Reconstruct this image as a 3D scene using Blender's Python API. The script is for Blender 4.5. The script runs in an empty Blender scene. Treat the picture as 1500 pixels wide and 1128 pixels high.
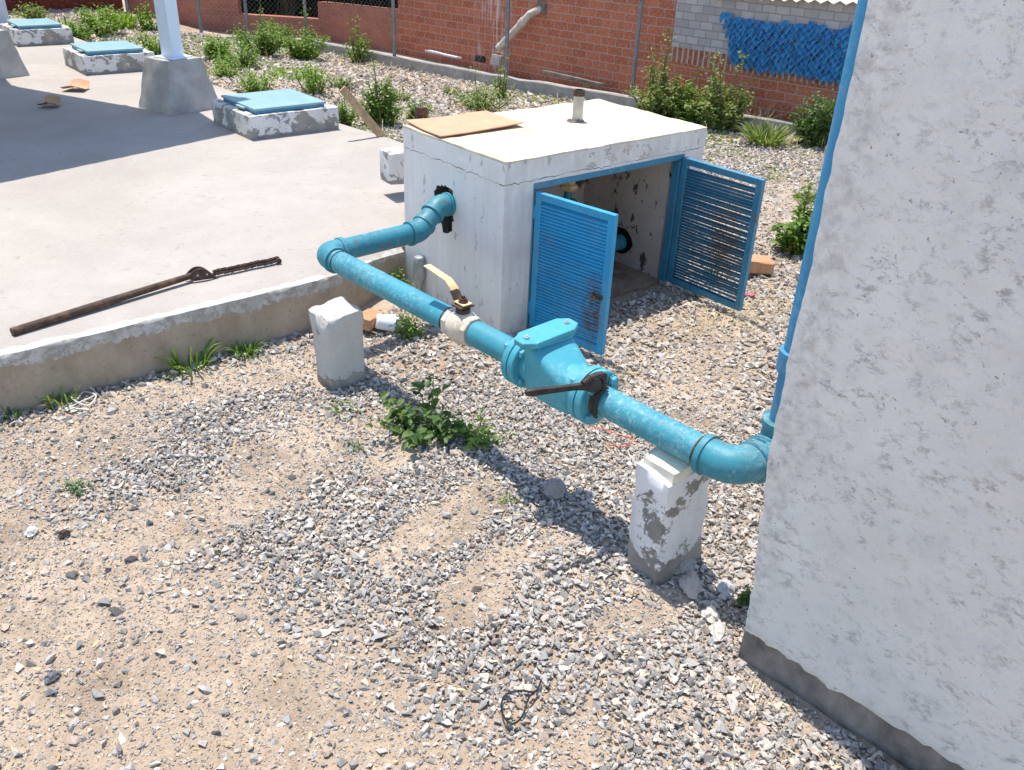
import bpy, bmesh, math, random
import numpy as np
from mathutils import Vector, Matrix, noise as mnoise

random.seed(7)
rng = np.random.default_rng(11)
sc = bpy.context.scene
COL = sc.collection
R = math.radians
V = Vector

# ------------------------------------------------------------------ camera
CAM = np.array([0.0, 0.0, 1.75])
F_PX, PITCH, ROLL, YAW = 1270.03, R(29.05785), R(2.52128), R(40.70706)
_cy, _sy = math.cos(YAW), math.sin(YAW)
FWD = np.array([_sy*math.cos(PITCH), _cy*math.cos(PITCH), -math.sin(PITCH)])
_r = np.array([_cy, -_sy, 0.0]); _u = np.cross(_r, FWD)
RIGHT = math.cos(ROLL)*_r + math.sin(ROLL)*_u
UP = -math.sin(ROLL)*_r + math.cos(ROLL)*_u

cam_d = bpy.data.cameras.new('camera'); cam = bpy.data.objects.new('camera', cam_d); COL.objects.link(cam)
m = Matrix(((RIGHT[0], UP[0], -FWD[0], CAM[0]), (RIGHT[1], UP[1], -FWD[1], CAM[1]), (RIGHT[2], UP[2], -FWD[2], CAM[2]), (0, 0, 0, 1)))
cam.matrix_world = m
cam_d.sensor_fit = 'HORIZONTAL'; cam_d.sensor_width = 36.0; cam_d.lens = F_PX/1500*36.0
cam_d.clip_start = 0.05; cam_d.clip_end = 500
sc.camera = cam

def ray(px, py):
    return FWD + RIGHT*(px-750)/F_PX - UP*(py-564)/F_PX
def at(px, py, z=0.0):
    d = ray(px, py); return CAM + d*((z-CAM[2])/d[2])

# ------------------------------------------------------------------ terrain
def sstep(a, b, t):
    t = np.clip((t-a)/(b-a), 0, 1); return t*t*(3-2*t)
def wob(x, y):
    return (np.sin(x*2.1+y*1.3+.4)+np.sin(x*-1.7+y*2.9+2.)+np.sin(x*5.3+y*3.1+1.)*.6+np.sin(x*4.1-y*6.3+.2)*.5+np.sin(x*11.3+y*7.7)*.3+np.sin(x*-9.1+y*13.1+4)*.25)/3.65
def gz(x, y):
    x = np.asarray(x, float); y = np.asarray(y, float)
    fade = 1-sstep(9, 12, np.maximum(np.abs(x-3)/1.3, np.abs(y-6)))
    z = .011*wob(x, y)*fade
    z = z+.16*sstep(4.2, 5.6, y)*(1-sstep(4.0, 5.6, x))
    return z
def hit(px, py):
    z = 0.0
    for _ in range(8):
        p = at(px, py, z); z = float(gz(p[0], p[1]))
    return np.array([p[0], p[1], z])

def hitk(px, py):
    p = hit(px, py)
    if p[0] < 2.2 and 3.27 < p[1] < 3.75: p[1] = 3.275+(.2*float(sstep(1.62, 2.27, p[0])))
    return p

# ------------------------------------------------------------------ object helpers
OFF = {}
def tag(o, label=None, cat=None, group=None, kind=None):
    if label: o['label'] = label
    if cat: o['category'] = cat
    if group: o['group'] = group
    if kind: o['kind'] = kind
    return o
def thing(name, loc, label, cat, group=None):
    o = bpy.data.objects.new(name, None); COL.objects.link(o)
    o.location = loc; o.empty_display_size = .05
    OFF[o.name] = V(loc)
    return tag(o, label, cat, group)

class MB:
    def __init__(s): s.v = []; s.f = []
    def add(s, vs, fs):
        n = len(s.v); s.v += [tuple(p) for p in vs]; s.f += [tuple(i+n for i in f) for f in fs]
    def box(s, c, size, rot=None):
        hx, hy, hz = size[0]/2, size[1]/2, size[2]/2
        vs = [V((x, y, z)) for x in (-hx, hx) for y in (-hy, hy) for z in (-hz, hz)]
        if rot is not None: vs = [rot @ v for v in vs]
        c = V(c)
        s.add([c+v for v in vs], [(0, 1, 3, 2), (4, 6, 7, 5), (0, 4, 5, 1), (2, 3, 7, 6), (0, 2, 6, 4), (1, 5, 7, 3)])
    def bar(s, a, b, w, h, up=(0, 0, 1)):
        a, b = V(a), V(b); d = (b-a); L = d.length; d = d/L
        x = d.cross(V(up)); x.normalize(); u = x.cross(d)
        rot = Matrix((x, d, u)).transposed()
        s.box((a+b)/2, (w, L, h), rot)
    def tube(s, pts, r, n=16, caps=True, radii=None):
        pts = [V(p) for p in pts]; k = len(pts)
        t0 = (pts[1]-pts[0]).normalized()
        ref = V((0, 0, 1)) if abs(t0.z) < .9 else V((1, 0, 0))
        nrm = (ref-t0*ref.dot(t0)).normalized()
        base = len(s.v); tl = t0
        for i, p in enumerate(pts):
            if i == 0: t = t0
            elif i == k-1: t = (pts[-1]-pts[-2]).normalized()
            else: t = ((pts[i]-pts[i-1]).normalized()+(pts[i+1]-pts[i]).normalized()).normalized()
            nrm = (nrm-t*nrm.dot(t)).normalized(); b = t.cross(nrm)
            rr = radii[i] if radii else r
            for j in range(n):
                a = 2*math.pi*j/n
                s.v.append(tuple(p+(nrm*math.cos(a)+b*math.sin(a))*rr))
        for i in range(k-1):
            for j in range(n):
                a0 = base+i*n+j; a1 = base+i*n+(j+1) % n
                s.f.append((a0, a1, a1+n, a0+n))
        if caps:
            s.f.append(tuple(base+j for j in range(n))[::-1]); s.f.append(tuple(base+(k-1)*n+j for j in range(n)))
    def lathe(s, a, d, prof, n=24, rot=0.0):
        """prof: list of (distance along d from a, radius)"""
        a = V(a); d = V(d).normalized()
        s.tube([a+d*p[0] for p in prof], 0, n, True, [p[1] for p in prof]) if rot == 0 else s._lr(a, d, prof, n, rot)
    def _lr(s, a, d, prof, n, rot):
        ref = V((0, 0, 1)) if abs(d.z) < .9 else V((1, 0, 0))
        x = (ref-d*ref.dot(d)).normalized(); y = d.cross(x); base = len(s.v)
        for q, r_ in prof:
            for j in range(n):
                an = 2*math.pi*j/n+rot
                s.v.append(tuple(a+d*q+(x*math.cos(an)+y*math.sin(an))*r_))
        for i in range(len(prof)-1):
            for j in range(n):
                a0 = base+i*n+j; a1 = base+i*n+(j+1) % n
                s.f.append((a0, a1, a1+n, a0+n))
        s.f.append(tuple(base+j for j in range(n))[::-1]); s.f.append(tuple(base+(len(prof)-1)*n+j for j in range(n)))
    def prism(s, poly, d):
        """poly: 3-D points of a planar polygon, extruded by vector d"""
        n = len(poly); d = V(d); P = [V(p) for p in poly]
        s.add(P+[p+d for p in P], [tuple(range(n))[::-1], tuple(range(n, 2*n))]+[(i, (i+1) % n, n+(i+1) % n, n+i) for i in range(n)])
    def build(s, name, mat, parent=None, bevel=0, seg=2, smooth=None, fixn=True, angle=35):
        off = OFF.get(parent.name, V((0, 0, 0))) if parent else V((0, 0, 0))
        me = bpy.data.meshes.new(name)
        me.from_pydata([(p[0]-off.x, p[1]-off.y, p[2]-off.z) for p in s.v], [], s.f)
        return finish(name, me, mat, parent, off, bevel, seg, smooth, fixn, angle)

def finish(name, me, mat, parent, off, bevel=0, seg=2, smooth=None, fixn=True, angle=35):
    if fixn:
        bm = bmesh.new(); bm.from_mesh(me); bmesh.ops.recalc_face_normals(bm, faces=bm.faces); bm.to_mesh(me); bm.free()
    me.materials.append(mat); me.update()
    o = bpy.data.objects.new(name, me); COL.objects.link(o)
    if parent: o.parent = parent
    OFF[o.name] = V(off)
    if smooth is None: smooth = False
    if smooth or bevel:
        me.shade_smooth()
        try: me.set_sharp_from_angle(angle=R(angle))
        except Exception: pass
    if bevel:
        b = o.modifiers.new('bevel', 'BEVEL'); b.width = bevel; b.segments = seg; b.limit_method = 'ANGLE'; b.angle_limit = R(30)
        b.harden_normals = False
    return o

def np_mesh(name, verts, faces, mat, parent=None, colors=None, smooth=False, base=(0, 0, 0)):
    """faces: (n,k) int array of equal-size polygons; built once with numpy"""
    verts = np.asarray(verts, np.float32)-np.asarray(base, np.float32)
    nf, k = faces.shape
    me = bpy.data.meshes.new(name)
    me.vertices.add(len(verts)); me.vertices.foreach_set('co', verts.ravel())
    me.loops.add(nf*k); me.loops.foreach_set('vertex_index', faces.astype(np.int32).ravel())
    me.polygons.add(nf)
    me.polygons.foreach_set('loop_start', np.arange(0, nf*k, k, dtype=np.int32))
    me.polygons.foreach_set('use_smooth', np.full(nf, bool(smooth)))
    me.update(calc_edges=True)
    if colors is not None:
        a = me.color_attributes.new('col', 'FLOAT_COLOR', 'POINT')
        c = np.ones((len(verts), 4), np.float32); c[:, :3] = colors
        a.data.foreach_set('color', c.ravel())
    me.materials.append(mat)
    o = bpy.data.objects.new(name, me); COL.objects.link(o)
    if parent: o.parent = parent
    else: o.location = base
    OFF[o.name] = V(base)
    return o

# ------------------------------------------------------------------ materials
class N:
    def __init__(s, name, rough=.6, spec=.3):
        s.m = bpy.data.materials.new(name); s.m.use_nodes = True
        s.t = s.m.node_tree; s.n = s.t.nodes; s.l = s.t.links
        s.b = s.n['Principled BSDF']; s.b.inputs['Roughness'].default_value = rough
        s.b.inputs['Specular IOR Level'].default_value = spec
        tc = s.n.new('ShaderNodeTexCoord'); s.obj = tc.outputs['Object']; s.uv = tc.outputs['UV']
    def put(s, v, sock):
        if isinstance(v, (int, float)): sock.default_value = v
        elif isinstance(v, tuple): sock.default_value = v if len(v) == 4 or sock.type == 'VECTOR' else (*v, 1)
        else: s.l.new(v, sock)
    def map(s, scale=(1, 1, 1), loc=(0, 0, 0), rot=(0, 0, 0), src=None):
        n = s.n.new('ShaderNodeMapping'); s.l.new(src or s.obj, n.inputs[0])
        n.inputs['Scale'].default_value = scale; n.inputs['Location'].default_value = loc; n.inputs['Rotation'].default_value = rot
        return n.outputs[0]
    def noise(s, scale, detail=4, rough=.55, vec=None, dist=0.0):
        n = s.n.new('ShaderNodeTexNoise'); s.l.new(vec or s.obj, n.inputs['Vector'])
        n.inputs['Scale'].default_value = scale; n.inputs['Detail'].default_value = detail
        n.inputs['Roughness'].default_value = rough; n.inputs['Distortion'].default_value = dist
        return n.outputs['Fac']
    def vor(s, scale, vec=None, feat='F1', out='Distance', rand=1.0):
        n = s.n.new('ShaderNodeTexVoronoi'); n.feature = feat; s.l.new(vec or s.obj, n.inputs['Vector'])
        n.inputs['Scale'].default_value = scale; n.inputs['Randomness'].default_value = rand
        return n.outputs[out]
    def ramp(s, fac, stops, interp='LINEAR'):
        n = s.n.new('ShaderNodeValToRGB'); n.color_ramp.interpolation = interp
        e = n.color_ramp.elements
        while len(e) < len(stops): e.new(.5)
        for i, (p, c) in enumerate(stops):
            e[i].position = p
            e[i].color = (c, c, c, 1) if isinstance(c, (int, float)) else (*c, 1)
        s.put(fac, n.inputs[0]); return n.outputs[0]
    def mix(s, fac, a, b, mode='MIX'):
        n = s.n.new('ShaderNodeMix'); n.data_type = 'RGBA'; n.blend_type = mode
        s.put(fac, n.inputs[0]); s.put(a, n.inputs[6]); s.put(b, n.inputs[7]); return n.outputs[2]
    def math(s, op, a, b=0.0, c=None, clamp=False):
        n = s.n.new('ShaderNodeMath'); n.operation = op; n.use_clamp = clamp
        s.put(a, n.inputs[0]); s.put(b, n.inputs[1])
        if c is not None: s.put(c, n.inputs[2])
        return n.outputs[0]
    def xyz(s, src=None):
        n = s.n.new('ShaderNodeSeparateXYZ'); s.l.new(src or s.obj, n.inputs[0]); return n.outputs
    def attr(s, name):
        n = s.n.new('ShaderNodeAttribute'); n.attribute_name = name; return n.outputs['Color']
    def island(s):
        return s.n.new('ShaderNodeNewGeometry').outputs['Random Per Island']
    def normal(s):
        return s.n.new('ShaderNodeNewGeometry').outputs['Normal']
    def col(s, v): s.put(v, s.b.inputs['Base Color']); return s
    def rough(s, v): s.put(v, s.b.inputs['Roughness']); return s
    def bump(s, h, strength=.5, dist=.01):
        n = s.n.new('ShaderNodeBump'); n.inputs['Strength'].default_value = strength; n.inputs['Distance'].default_value = dist
        s.put(h, n.inputs['Height'])
        if s.b.inputs['Normal'].is_linked: s.l.new(s.b.inputs['Normal'].links[0].from_socket, n.inputs['Normal'])
        s.l.new(n.outputs[0], s.b.inputs['Normal']); return s

def M_dirt():
    a = N('dirt', .95, .1)
    c = a.ramp(a.noise(1.3, 5, .6), [(.3, (.35, .265, .19)), (.55, (.45, .355, .262)), (.75, (.51, .425, .335))])
    c = a.mix(a.ramp(a.noise(45, 4, .7), [(.42, 0.), (.62, 1.)]), c, a.mix(1., c, (1.22, 1.2, 1.18), 'MULTIPLY'))
    c = a.mix(a.ramp(a.noise(9, 5, .65), [(.55, 0.), (.75, .55)]), c, (.36, .27, .19))
    g = a.vor(130, feat='F1', out='Color')
    c = a.mix(a.ramp(a.vor(130), [(.0, .45), (.34, .38), (.44, 0.)]), c, a.mix(.6, c, a.ramp(g, [(.1, (.2, .19, .18)), (.5, (.46, .42, .37)), (.9, (.62, .57, .5))])))
    c = a.mix(a.ramp(a.noise(3.2, 6, .7, dist=.6), [(.47, 0.), (.66, .85)]), c, (.27, .20, .14))
    a.col(c)
    a.bump(a.vor(130), -.35, .004); a.bump(a.noise(28, 6, .75), .8, .02); a.bump(a.noise(160, 3, .7), .5, .004)
    return a.m
def M_stone(name='gravel_stone'):
    a = N(name, .85, .25)
    c = a.attr('col')
    c = a.mix(1., c, a.ramp(a.noise(170, 4, .7), [(.3, .78), (.7, 1.18)]), 'MULTIPLY')
    a.col(c); a.bump(a.noise(240, 4, .7), .5, .002)
    return a.m
def M_slab():
    a = N('pavement_concrete', .9, .15)
    x, y, z = a.xyz()[0:3]
    n1 = a.noise(1.1, 6, .6, dist=.4); n2 = a.noise(6, 6, .7)
    c = a.ramp(n1, [(.3, (.335, .30, .268)), (.5, (.39, .352, .315)), (.72, (.44, .402, .365))])
    c = a.mix(a.ramp(n2, [(.35, .45), (.62, 0.)]), c, (.33, .30, .268))
    c = a.mix(a.ramp(a.noise(70, 3, .7, vec=a.map((1, 2.2, 1))), [(.5, 0.), (.72, .35)]), c, (.53, .49, .445))
    c = a.mix(a.ramp(a.noise(23, 3, .5), [(.645, 0.), (.72, .5)]), c, (.26, .235, .205))
    # front kerb face: white paint left on the upper band, bare tan concrete below
    edge = a.math('ADD', a.math('MULTIPLY', a.noise(5, 6, .7), .12), a.math('MULTIPLY', a.noise(40, 4, .7), .045))
    face = a.math('LESS_THAN', a.math('SUBTRACT', y, a.math('MULTIPLY', a.math('SMOOTH_MAX', a.math('SUBTRACT', x, 1.72), 0., .1), .45)), 3.335)
    band = a.math('GREATER_THAN', a.math('ADD', z, edge), .265)
    bare = a.ramp(a.noise(9, 6, .7, vec=a.map((1, 1, .5))), [(.3, (.30, .235, .17)), (.55, (.40, .325, .245)), (.8, (.48, .40, .31))])
    bare = a.mix(a.ramp(a.noise(60, 3, .6), [(.6, 0.), (.7, .6)]), bare, (.22, .17, .13))
    paint = a.ramp(a.noise(14, 5, .7), [(.35, (.36, .335, .30)), (.6, (.56, .535, .49))])
    paint = a.mix(a.ramp(a.noise(26, 6, .75, dist=.5), [(.50, 0.), (.56, .8)]), paint, (.33, .29, .24))
    c = a.mix(face, c, a.mix(band, bare, paint))
    rim = a.math('MULTIPLY', a.math('LESS_THAN', a.math('ADD', y, a.math('MULTIPLY', a.noise(18, 5, .7), .09)), 3.405), a.math('GREATER_THAN', z, .236))
    c = a.mix(a.math('MULTIPLY', rim, .45), c, (.60, .575, .54))
    a.col(c); a.bump(n2, .35, .01); a.bump(a.noise(60, 5, .7), .35, .004); a.bump(a.noise(210, 3, .6), .25, .002)
    return a.m
def M_plaster():
    a = N('rough_white_plaster', .9, .15)
    s = a.map((1, 1, 1), rot=(.4, 0, 0))
    big = a.noise(2.2, 5, .6); mid = a.noise(14, 6, .7, dist=.5)
    c = a.ramp(big, [(.3, (.71, .70, .665)), (.7, (.81, .795, .755))])
    patch = a.ramp(a.noise(5.5, 4, .65), [(.36, .10), (.60, 1.)])
    sp = a.ramp(a.noise(34, 6, .8, vec=a.map((1, .75, 1.2), rot=(.5, 0, 0)), dist=.25), [(.52, 0.), (.63, 1.)])
    c = a.mix(a.math('MULTIPLY', a.math('MULTIPLY', patch, sp), .72), c, (.25, .24, .225))
    pits = a.ramp(a.noise(80, 3, .6), [(.665, 0.), (.72, 1.)])
    c = a.mix(a.math('MULTIPLY', pits, .7), c, (.14, .13, .12))
    c = a.mix(a.ramp(a.noise(1.2, 3, .5, vec=a.map((1, 1, .35))), [(.50, 0.), (.75, .5)]), c, (.60, .585, .555))
    c = a.mix(a.ramp(a.noise(7, 5, .7), [(.52, 0.), (.72, .45)]), c, (.53, .525, .515))
    yy, zz = a.xyz()[1:3]
    ed = a.math('ADD', yy, a.math('MULTIPLY', a.noise(16, 5, .7), .13))
    edge = a.math('SUBTRACT', 1.0, a.math('SMOOTH_MIN', 1.0, a.math('MULTIPLY', a.math('ABSOLUTE', a.math('SUBTRACT', ed, .06)), 14.), .1), clamp=True)
    wear = a.math('MULTIPLY', edge, a.ramp(a.noise(28, 5, .7), [(.42, 0.), (.62, .7)]))
    c = a.mix(wear, c, (.48, .46, .43))
    a.col(c)
    a.bump(mid, .7, .014); a.bump(a.noise(46, 6, .75), .75, .008); a.bump(a.noise(150, 4, .7), .3, .002)
    return a.m
def M_chipped(name, paint, conc, thr=.5, zlow=None, scale=5.0):
    a = N(name, .9, .15)
    p = a.ramp(a.noise(11, 6, .65), [(.3, tuple(q*.86 for q in paint)), (.65, paint)])
    cc = a.ramp(a.noise(16, 6, .7), [(.3, tuple(q*.72 for q in conc)), (.7, tuple(min(1, q*1.15) for q in conc))])
    msk = a.noise(scale, 7, .72, dist=.35)
    if zlow is not None:
        z = a.xyz()[2]
        low = a.math('MULTIPLY', a.math('SUBTRACT', 1., a.math('DIVIDE', z, zlow), clamp=True), .27)
        msk = a.math('ADD', msk, low)
    k = a.ramp(msk, [(thr, 0.), (thr+.018, 1.)])
    c = a.mix(k, p, cc)
    c = a.mix(a.ramp(a.noise(80, 3, .7), [(.6, 0.), (.72, .45)]), c, tuple(q*.5 for q in conc))
    c = a.mix(a.ramp(a.noise(2.8, 5, .6, vec=a.map((2.2, 2.2, .5))), [(.45, 0.), (.75, .55)]), c, (.44, .40, .345))
    a.col(c); a.bump(k, -.6, .004); a.bump(a.noise(30, 6, .7), .5, .006); a.bump(a.noise(140, 4, .7), .3, .002)
    return a.m
def M_box():
    a = N('painted_masonry', .85, .2)
    x, y, z = a.xyz()[0:3]
    c = a.ramp(a.noise(3.5, 5, .6), [(.3, (.72, .71, .685)), (.65, (.81, .80, .775))])
    # faint vertical brush marks and dirt
    c = a.mix(a.ramp(a.noise(9, 5, .65, vec=a.map((3.5, 3.5, .22))), [(.45, 0.), (.8, .5)]), c, (.60, .59, .575))
    top = a.math('GREATER_THAN', z, .806)
    yel = a.ramp(a.noise(3.2, 5, .6), [(.35, (.56, .495, .335)), (.65, (.64, .59, .44))])
    yel = a.mix(a.ramp(a.noise(6.5, 5, .65), [(.58, 0.), (.78, .7)]), yel, (.44, .33, .17))
    yel = a.mix(a.ramp(a.noise(75, 3, .7), [(.66, 0.), (.72, .5)]), yel, (.36, .29, .2))
    c = a.mix(top, c, yel)
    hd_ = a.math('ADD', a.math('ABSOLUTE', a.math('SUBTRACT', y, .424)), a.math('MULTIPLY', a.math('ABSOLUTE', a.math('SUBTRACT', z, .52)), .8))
    hole_shade = a.math('MULTIPLY', a.math('LESS_THAN', hd_, .2), a.math('MULTIPLY', a.math('GREATER_THAN', x, .003), a.math('LESS_THAN', x, .2)))
    c = a.mix(hole_shade, c, (.10, .085, .075))  # bare masonry inside the hole, its shade painted in as near-black
    # horizontal crack under the roof slab
    wv = a.math('ADD', a.math('MULTIPLY', a.noise(4, 4, .7, vec=a.map((1, 1, 0))), .05), a.math('MULTIPLY', a.noise(34, 4, .7, vec=a.map((1, 1, 0))), .022))
    d = a.math('ABSOLUTE', a.math('SUBTRACT', a.math('SUBTRACT', z, wv), .682))
    crack = a.math('LESS_THAN', d, a.math('MULTIPLY', a.ramp(a.noise(12, 3, .6), [(.35, .2), (.75, 1.)]), .0027))
    c = a.mix(crack, c, (.13, .115, .10))
    # flaked paint on the lintel
    m1 = a.math('MULTIPLY', a.math('GREATER_THAN', x, .42), a.math('LESS_THAN', x, 1.02))
    m2 = a.math('MULTIPLY', a.math('GREATER_THAN', z, .722), a.math('LESS_THAN', a.math('ADD', z, a.math('MULTIPLY', a.noise(9), .05)), .815))
    fl = a.ramp(a.noise(17, 4, .6, vec=a.map((1, 1, 1)), dist=.7), [(.53, 0.), (.56, 1.)])
    cells = a.ramp(a.vor(60, feat='DISTANCE_TO_EDGE'), [(.05, 0.), (.1, 1.)])
    front = a.math('LESS_THAN', y, .004)
    c = a.mix(a.math('MULTIPLY', a.math('MULTIPLY', a.math('MULTIPLY', m1, m2), front), a.math('MULTIPLY', fl, cells)), c, (.40, .36, .31))
    lint = a.math('MULTIPLY', front, a.ramp(a.noise(13, 5, .7, vec=a.map((1, 1, .5))), [(.38, 0.), (.66, .75)]))
    c = a.mix(lint, c, (.60, .545, .48))
    # chips and scuffs
    c = a.mix(a.ramp(a.noise(24, 3, .6, vec=a.map((1, 1, .45))), [(.64, 0.), (.67, .7)]), c, (.42, .385, .34))
    low = a.math('MULTIPLY', a.math('SUBTRACT', 1., a.math('DIVIDE', z, .2), clamp=True), a.ramp(a.noise(14, 5, .7), [(.35, .1), (.65, 1.)]))
    c = a.mix(a.math('MULTIPLY', low, .55), c, (.44, .38, .31))
    a.col(c); a.bump(crack, -.6, .004); a.bump(a.noise(18, 5, .65), .2, .006); a.bump(a.noise(120, 4, .7), .2, .002)
    return a.m
def M_inner():
    a = N('dirty_inner_plaster', .9, .1)
    c = a.ramp(a.noise(4, 6, .65), [(.3, (.50, .42, .36)), (.65, (.64, .565, .50))])
    c = a.mix(a.ramp(a.noise(9, 5, .7, vec=a.map((1, 1, .6))), [(.585, 0.), (.62, .9)]), c, (.06, .045, .04))
    c = a.mix(a.ramp(a.noise(40, 4, .7), [(.62, 0.), (.67, .8)]), c, (.16, .12, .10))
    a.col(c); a.bump(a.noise(30, 5, .7), .4, .006)
    return a.m
def M_paint(name, base, dark, light, rough=.42, wear=.6, rust=0.0, wear2=.35, raw=False):
    a = N(name, rough, .45)
    c = a.ramp(a.noise(6, 5, .65), [(.3, dark), (.6, base)])
    c = a.mix(a.ramp(a.noise(21, 6, .75, dist=.6), [(wear, 0.), (wear+.05, .75)]), c, light)
    c = a.mix(a.ramp(a.noise(55, 4, .7, vec=a.map((1, .35, 1))), [(.62, 0.), (.7, .5)]), c, tuple(q*.55 for q in dark))
    worn = a.math('MULTIPLY', a.ramp(a.noise(3.4, 4, .6), [(.46, 0.), (.66, 1.)]), a.ramp(a.noise(52, 8, .85, dist=.4), [(.50, 0.), (.56, 1.)]))
    c = a.mix(a.math('MULTIPLY', worn, wear2), c, tuple(min(1, q*.6+.26) for q in light))
    grime = a.math('MULTIPLY', a.ramp(a.noise(2.6, 5, .65, vec=a.map((1, 1, 1), loc=(5, 2, 1))), [(.48, 0.), (.7, 1.)]), a.ramp(a.noise(16, 6, .75), [(.38, 0.), (.66, .6)]))
    c = a.mix(a.math('MULTIPLY', grime, .8), c, (.20, .21, .19))
    if rust: c = a.mix(a.ramp(a.noise(13, 6, .7), [(1-rust, 0.), (1-rust+.06, .85)]), c, (.17, .085, .04))
    a.col(c)
    a.rough(a.ramp(a.noise(17, 5, .7), [(.3, rough-.08), (.7, rough+.22)]))
    a.bump(a.noise(38, 5, .7), .2, .004); a.bump(a.noise(120, 4, .7, vec=a.map((1, .25, 1))), .3, .0015); a.bump(a.math('MULTIPLY', worn, -1.), .3, .0015)
    return a if raw else a.m
def M_door(name, base, dark, light, rust_at):
    a = M_paint(name, base, dark, light, .45, .66, .32, .3, raw=True)
    x, y, z = a.xyz()[0:3]
    d = a.math('ADD', a.math('POWER', a.math('DIVIDE', a.math('SUBTRACT', y, rust_at[0]), rust_at[2]), 2.), a.math('POWER', a.math('DIVIDE', a.math('SUBTRACT', z, rust_at[1]), rust_at[3]), 2.))
    k = a.math('MULTIPLY', a.math('SUBTRACT', 1., d, clamp=True), a.ramp(a.noise(34, 6, .75), [(.36, 0.), (.58, 1.)]))
    c = a.b.inputs['Base Color'].links[0].from_socket
    a.col(a.mix(k, c, (.13, .075, .045)))
    return a.m
def M_plain(name, col, rough=.6, var=.15, scale=20, spec=.3, metal=0.0, bump=.2):
    a = N(name, rough, spec); a.b.inputs['Metallic'].default_value = metal
    a.col(a.ramp(a.noise(scale, 5, .65), [(.3, tuple(q*(1-var) for q in col)), (.7, tuple(min(1, q*(1+var)) for q in col))]))
    if bump: a.bump(a.noise(scale*3, 5, .7), bump, .004)
    return a.m
def M_rust(name='rusty_iron'):
    a = N(name, .75, .3)
    a.col(a.ramp(a.noise(26, 6, .7), [(.28, (.03, .021, .018)), (.5, (.075, .045, .033)), (.72, (.17, .098, .062))]))
    a.bump(a.noise(90, 5, .7), .45, .003)
    return a.m
def M_brick(name, u, v, mort, reds, mcol, streak=None, tint=None):
    a = N(name, .9, .12)
    b = a.n.new('ShaderNodeTexBrick'); a.l.new(a.uv, b.inputs['Vector'])
    b.inputs['Scale'].default_value = 1.; b.inputs['Brick Width'].default_value = u; b.inputs['Row Height'].default_value = v
    b.inputs['Mortar Size'].default_value = mort; b.inputs['Mortar Smooth'].default_value = .25; b.inputs['Bias'].default_value = 0.
    b.inputs['Color1'].default_value = (*reds[0], 1); b.inputs['Color2'].default_value = (*reds[1], 1); b.inputs['Mortar'].default_value = (*mcol, 1)
    wv = a.n.new('ShaderNodeVectorMath'); wv.operation = 'ADD'
    nz = a.n.new('ShaderNodeTexNoise'); a.l.new(a.uv, nz.inputs['Vector']); nz.inputs['Scale'].default_value = 9
    sc2 = a.n.new('ShaderNodeVectorMath'); sc2.operation = 'SCALE'; a.l.new(nz.outputs['Color'], sc2.inputs[0]); sc2.inputs['Scale'].default_value = .018
    a.l.new(a.uv, wv.inputs[0]); a.l.new(sc2.outputs[0], wv.inputs[1]); a.l.new(wv.outputs[0], b.inputs['Vector'])
    c = b.outputs['Color']
    c = a.mix(a.ramp(a.noise(5, 5, .7, vec=a.uv), [(.35, .0), (.7, .65)]), c, a.mix(1., c, (1.35, 1.2, 1.15), 'MULTIPLY'))
    c = a.mix(a.ramp(a.noise(26, 4, .7, vec=a.uv), [(.54, 0.), (.7, .55)]), c, (.44, .36, .32))
    c = a.mix(a.ramp(a.noise(3.1, 5, .7, vec=a.map((1, .5, 1), src=a.uv)), [(.58, 0.), (.75, .5)]), c, tuple(q*.55 for q in reds[0]))
    if streak:
        ux = a.xyz(a.uv)[0]
        near = a.math('SUBTRACT', 1., a.math('MULTIPLY', a.math('ABSOLUTE', a.math('SUBTRACT', ux, streak)), 2.6), clamp=True)
        st = a.ramp(a.noise(7, 5, .7, vec=a.map((3.2, .25, 1), src=a.uv)), [(.5, 0.), (.6, .85)])
        c = a.mix(a.math('MULTIPLY', near, st), c, (.66, .62, .60))
    a.col(c)
    a.bump(b.outputs['Fac'], -.7, .012); a.bump(a.noise(40, 5, .7, vec=a.uv), .5, .006)
    return a.m
def M_leaf(name, cols, trans=.35):
    a = N(name, .5, .35)
    c = a.ramp(a.island(), [(i/(len(cols)-1), q) for i, q in enumerate(cols)])
    a.col(c)
    t = a.n.new('ShaderNodeBsdfTranslucent'); a.put(a.mix(1., c, (1.5, 1.6, .7), 'MULTIPLY'), t.inputs['Color'])
    mx = a.n.new('ShaderNodeMixShader'); mx.inputs[0].default_value = trans
    out = a.n['Material Output']
    a.l.new(a.b.outputs[0], mx.inputs[1]); a.l.new(t.outputs[0], mx.inputs[2]); a.l.new(mx.outputs[0], out.inputs['Surface'])
    return a.m

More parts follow.
